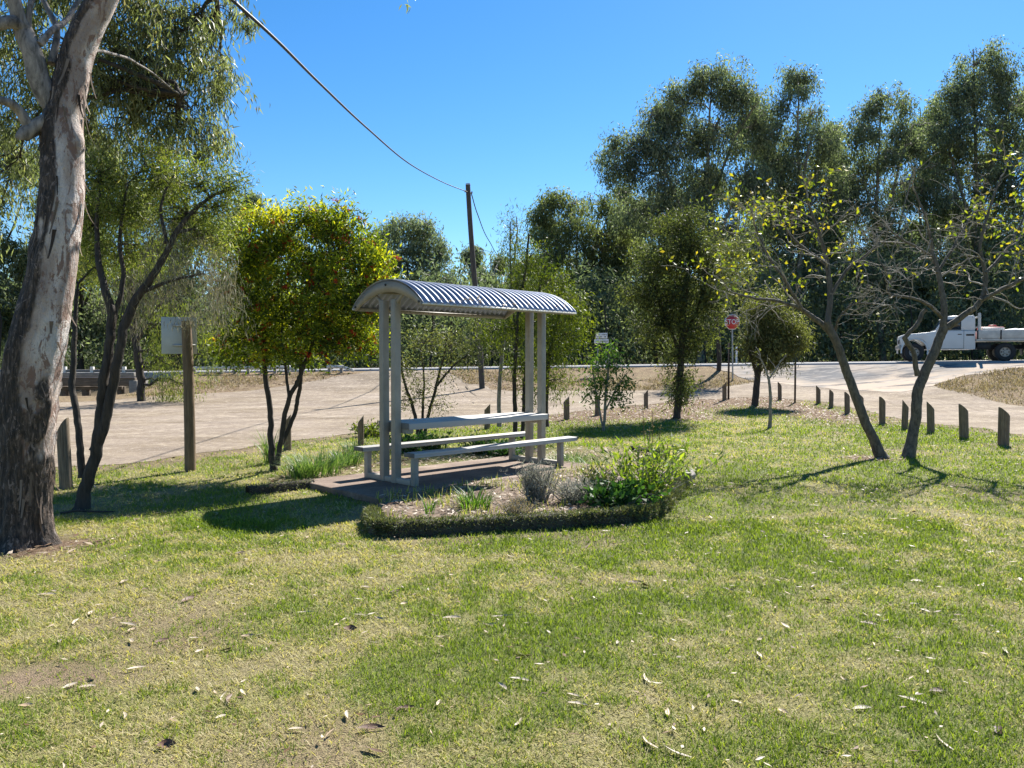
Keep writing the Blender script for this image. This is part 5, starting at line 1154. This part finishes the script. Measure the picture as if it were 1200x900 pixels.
for y in (-.95, .95):
    G = Geo(); G.box(((tx0 + tx1) / 2, y, 1.17), (tx1 - tx0, .04, .36)); d_ = bevel(G.ob('tray_side', trayp, root), .008)
    G = Geo()
    for x in (tx0 + .03, 3.4, 4.3, tx1 - .03): G.box((x, y * 1.024, 1.15), (.05, .02, .40))
    G.ob('side_hinge', dark, d_)
G = Geo(); G.box((tx1, 0, 1.17), (.04, 1.9, .36)); bevel(G.ob('tailgate', trayp, root), .008)
G = Geo(); G.box((2.8, 0, .62), (4.5, .8, .18)); G.box((2.8, -.7, .66), (.5, .3, .3)); G.box((4.4, -.5, .70), (.06, .7, .3)); G.ob('chassis', dark, root)
G = Geo(); G.box((4.5, -.6, .55), (.02, .5, .55)); G.box((4.5, .6, .55), (.02, .5, .55)); G.ob('mud_flap', dark, root)
for x, y in ((.1, -.76), (.1, .76), (3.6, -.76), (3.6, .76)):
    wh = bpy.data.objects.new('wheel', None); COL.objects.link(wh); wh.parent = root; wh.location = (x, y, .40)
    bm = bmesh.new(); prof = [(.22, -.1), (.30, -.115), (.37, -.105), (.40, -.07), (.405, 0), (.40, .07), (.37, .105), (.30, .115), (.22, .1)]
    rings = [[bm.verts.new((r_ * math.cos(k * 2 * math.pi / 36), w_, r_ * math.sin(k * 2 * math.pi / 36))) for k in range(36)] for r_, w_ in prof]
    for i in range(len(prof) - 1):
        for k in range(36): bm.faces.new((rings[i][k], rings[i][(k+1) % 36], rings[i+1][(k+1) % 36], rings[i+1][k]))
    me = bpy.data.meshes.new('tyre'); bm.to_mesh(me); bm.free(); me.shade_smooth(); link('tyre', me, rub, wh)
    sg = -1 if y < 0 else 1; G = Geo(); G.smooth = False
    G.tube([(0, -sg * .05, 0), (0, sg * .03, 0)], [.225, .225], 28); G.tube([(0, sg * .03, 0), (0, sg * .085, 0)], [.225, .205], 28, cap=False); G.tube([(0, sg * .03, 0), (0, sg * .08, 0)], [.075, .06], 16)
    rm = G.ob('rim', steel, wh); G = Geo()
    for k in range(6): q = k * math.pi / 3; G.tube([(math.cos(q) * .14, sg * .031, math.sin(q) * .14), (math.cos(q) * .14, sg * .034, math.sin(q) * .14)], .03, 10)
    G.ob('rim_holes', dark, wh)
def on_tray(name, label, cat, loc, fn):
    c, s = math.cos(TRZ) * TS, math.sin(TRZ) * TS; o = thing(name, label, cat, (ox + loc[0] * c - loc[1] * s, TY + loc[0] * s + loc[1] * c, zr + (.985 + loc[2]) * TS), None, TRZ); o.scale = (TS, TS, TS); fn(o); return o
def esky(o):
    G = Geo(); G.box((0, 0, .2), (.8, .5, .4)); bevel(G.ob('box_body', plain('white_plastic', (.68, .68, .66), .45), o), .03); G = Geo(); G.box((0, 0, .435), (.84, .54, .06)); bevel(G.ob('lid', plain('white_plastic_lid', (.74, .74, .72), .4), o), .02)
on_tray('storage_box', 'white lidded box on the truck bed behind the cab', 'box', (3.15, -.55, 0), esky)
def jerry(o):
    G = Geo(); G.box((0, 0, .24), (1.0, .36, .48)); bevel(G.ob('can_body', plain('red_plastic', (.42, .03, .03), .45), o), .04); G = Geo(); G.tube([(-.4, 0, .48), (-.4, 0, .54)], .05, 12); G.ob('can_cap', dark, o); G = Geo(); G.smooth = True; G.tube([(-.1, 0, .47), (-.05, 0, .55), (.2, 0, .55), (.25, 0, .47)], .025, 8); G.ob('handle', plain('red_plastic_handle', (.42, .03, .03), .45), o)
on_tray('fuel_container', 'low red container on the truck bed behind the white box', 'container', (3.25, .35, .06), jerry)
def sheet(o):
    bm = bmesh.new(); bmesh.ops.create_grid(bm, x_segments=40, y_segments=20, size=1)
    for v in bm.verts: x, y = v.co.x, v.co.y; v.co = (x * .85, y * .8, .4 - .10 * x * x + .05 * math.sin(x * 9 + y * 3) - .28 * max(0, abs(y) - .7) * 2)
    me = bpy.data.meshes.new('tarpaulin_sheet'); bm.to_mesh(me); bm.free(); me.shade_smooth(); s_ = link('tarpaulin_sheet', me, plain('white_canvas', (.62, .63, .66), .7), o); s_.modifiers.new('t', 'SOLIDIFY').thickness = .01
    G = Geo(); G.box((0, 0, .14), (1.5, 1.4, .28)); G.ob('covered_load', dark, o)
on_tray('tarpaulin', 'white tarpaulin over the load on the truck bed', 'tarpaulin', (4.25, 0, 0), sheet)

# ------------------------------------------------------------------ garden plants
def tuft(name, label, x, y, z, n, h, r, mat, seed, lean=(.1, .9), w=.012, group=None, cat='plant'):
    rng = np.random.RandomState(seed); root = thing(name, label, cat, (x, y, z), group); G = Geo(); G.smooth = True
    for i in range(n):
        az = rng.rand() * 6.283; l = h * rng.uniform(.55, 1.1); ln = rng.uniform(*lean); b = np.array([math.cos(az), math.sin(az), 0]) * r * math.sqrt(rng.rand()); d = np.array([math.cos(az + rng.normal() * .5), math.sin(az + rng.normal() * .5), 0])
        s = np.linspace(0, 1, 6)[:, None]; ce = b + d * (s ** 1.7) * l * math.sin(ln) + np.array([0, 0, 1.]) * (s - .35 * s ** 3 * ln) * l
        sd = np.array([-d[1], d[0], 0]) * w * .5 * (1 - s ** 2.5 * .95); V = np.stack([ce - sd, ce + sd], 1).reshape(-1, 3); G.add(V, [(2*k, 2*k+1, 2*k+3, 2*k+2) for k in range(5)], np.clip(rng.normal(.45, .25), 0, 1))
    G.ob('leaves', mat, root); return root
def bush(name, label, x, y, z, stems_, h, spread, mat, seed, per=16, LL=(.04, .08), WW=(.012, .022), cat='plant', up=.4, bark=None, lat=.05):
    rng = np.random.RandomState(seed); root = thing(name, label, cat, (x, y, z)); GT = Geo(); GT.smooth = True; G = Geo()
    for i in range(stems_):
        d = np.array([rng.normal() * spread, rng.normal() * spread, h * rng.uniform(.6, 1.1)]); b = rng.normal(size=3) * np.array([.05, .05, 0]); P = wob(b, b + d, 7, .08, rng); GT.tube(P, np.linspace(.006, .002, 7), 5)
        k = rng.randint(1, 7, per); C = P[k] + rng.normal(size=(per, 3)) * lat; D = rng.normal(size=(per, 3)); D[:, 2] += up; leaves(G, C, D, rng.uniform(*LL, per), rng.uniform(*WW, per), np.clip(rng.normal(.5, .25, per), 0, 1), rng)
    GT.ob('stems', bark or M['bark_grey'], root); G.ob('leaves', mat, root); return root
def at(px, py, z=.09):
    Y = (H - z) * F / (py - HOR); return (px - 600) / F * Y, Y, z
x, y, z = at(556, 597); tuft('strappy_plant', 'bright green grassy clump in the middle of the front bed', x, y, z, 150, .24, .16, M['leaf_plant'], 1, (.2, 1.2), .009)
x, y, z = at(548, 594); tuft('strappy_plant', 'single tall arching green blade plant behind the bright grassy clump', x, y, z, 7, .36, .03, M['leaf_strap'], 2, (.2, .9), .018)
x, y, z = at(502, 604); tuft('strappy_plant', 'small upright strappy plant at the left end of the front bed', x, y, z, 22, .22, .05, M['leaf_plant'], 3, (.1, .7), .012)
x, y, z = at(628, 588); bush('lavender_bush', 'dry grey lavender bush with upright stalks in front of the right bench leg', x, y, z, 120, .36, .10, M['leaf_grey'], 4, 24, (.03, .06), (.004, .008), up=1.2, lat=.02)
x, y, z = at(676, 590); bush('lavender_bush', 'low rounded silvery bush right of the taller dry lavender', x, y, z, 120, .22, .15, M['leaf_grey'], 5, 24, (.03, .05), (.006, .01), up=.6, lat=.02)
x, y, z = at(606, 606); bush('lavender_bush', 'small brownish dry bush at the foot of the taller lavender', x, y, z, 40, .16, .11, M['straw'], 6, 16, (.03, .05), (.005, .008), up=.6, lat=.02)
x, y, z = at(760, 585); bush('yellow_green_shrub', 'tall yellow-green leafy shrub at the right end of the front bed', x, y, z, 44, .55, .25, M['leaf_shrub'], 7, 22, (.06, .12), (.018, .03), up=.8, lat=.035)
x, y, z = at(722, 594); bush('glossy_plant', 'low dark glossy-leaved plant in front of the yellow-green shrub', x, y, z, 40, .17, .18, M['leaf_lush'], 8, 22, (.06, .11), (.03, .05), up=.5, lat=.05)
x, y, z = at(700, 580); bush('glossy_plant', 'pale green leafy plant left of the yellow-green shrub', x, y, z, 36, .24, .12, M['leaf_olive'], 9, 20, (.04, .07), (.014, .024), up=.5, lat=.04)
x, y, z = at(762, 578); root = thing('flower_stalks', 'tall thin dried flower stalks above the yellow-green shrub', 'plant', (x, y, z)); G = Geo(); rng = np.random.RandomState(4)
for (dx, hh_) in ((-.08, .95), (.02, .88), (.12, .72), (-.02, .7), (.2, .62)):
    P = wob((dx * .4, 0, 0), (dx, rng.normal() * .05, hh_), 8, .03, rng); G.tube(P, np.linspace(.005, .003, 8), 5)
    m = 26; k = rng.randint(5, 8, m); leaves(G, P[k] + rng.normal(size=(m, 3)) * .012, rng.normal(size=(m, 3)) + np.array([0, 0, .8]), .03, .008, rng.rand(m), rng)
G.ob('stalks', M['straw'], root)
# back bed
for px, py, n, h, r, sd, lab in ((372,556,260,.42,.34,11,'largest drooping grey-green grass clump left of the shelter'),(352,560,120,.34,.2,12,'smaller grass clump at the foot of the bottlebrush'),(404,545,170,.34,.26,13,'grass clump nearest the left bench end'),(415,530,90,.3,.2,14,'grass clump behind the left bench end')):
    p = GP(px, py); tuft('grass_clump', lab, p.x, p.y, p.z, n, h, r, M['leaf_strap'], sd, (.3, 1.3), .012, 'grass clumps in the back bed')
p = GP(326, 540); tuft('reed_plant', 'pale upright reed-like plant against the bottlebrush stem', p.x, p.y - .35, p.z, 60, .62, .10, M['leaf_strap'], 15, (.1, .8), .014)
for px, py, sd, lab in ((655,546,21,'low green grassy mound right behind the shelter legs'),(690,548,22,'low grassy mound at the end of the back edging'),(672,541,23,'low grassy mound between its two neighbours behind the bench')):
    p = GP(px, py); tuft('grass_clump', lab, p.x, p.y, p.z, 150, .2, .26, M['leaf_strap'], sd, (.3, 1.3), .009, 'grass clumps in the back bed')
for px, py, sd, lab in ((478,530,31,'leafy plant seen under the table at its left end'),(505,528,32,'leafy low plant seen under the near bench'),(590,536,33,'leafy low plant under the right half of the table'),(566,532,34,'small leafy plant seen below the far bench'),(435,512,35,'yellow-green leafy plant beyond the left bench end')):
    p = GP(px, py); bush('ground_plant', lab, p.x, p.y, p.z, 40, .22, .2, M['leaf_lush'] if sd != 35 else M['leaf_bright'], sd, 16, (.06, .11), (.025, .045), up=.5, lat=.05)
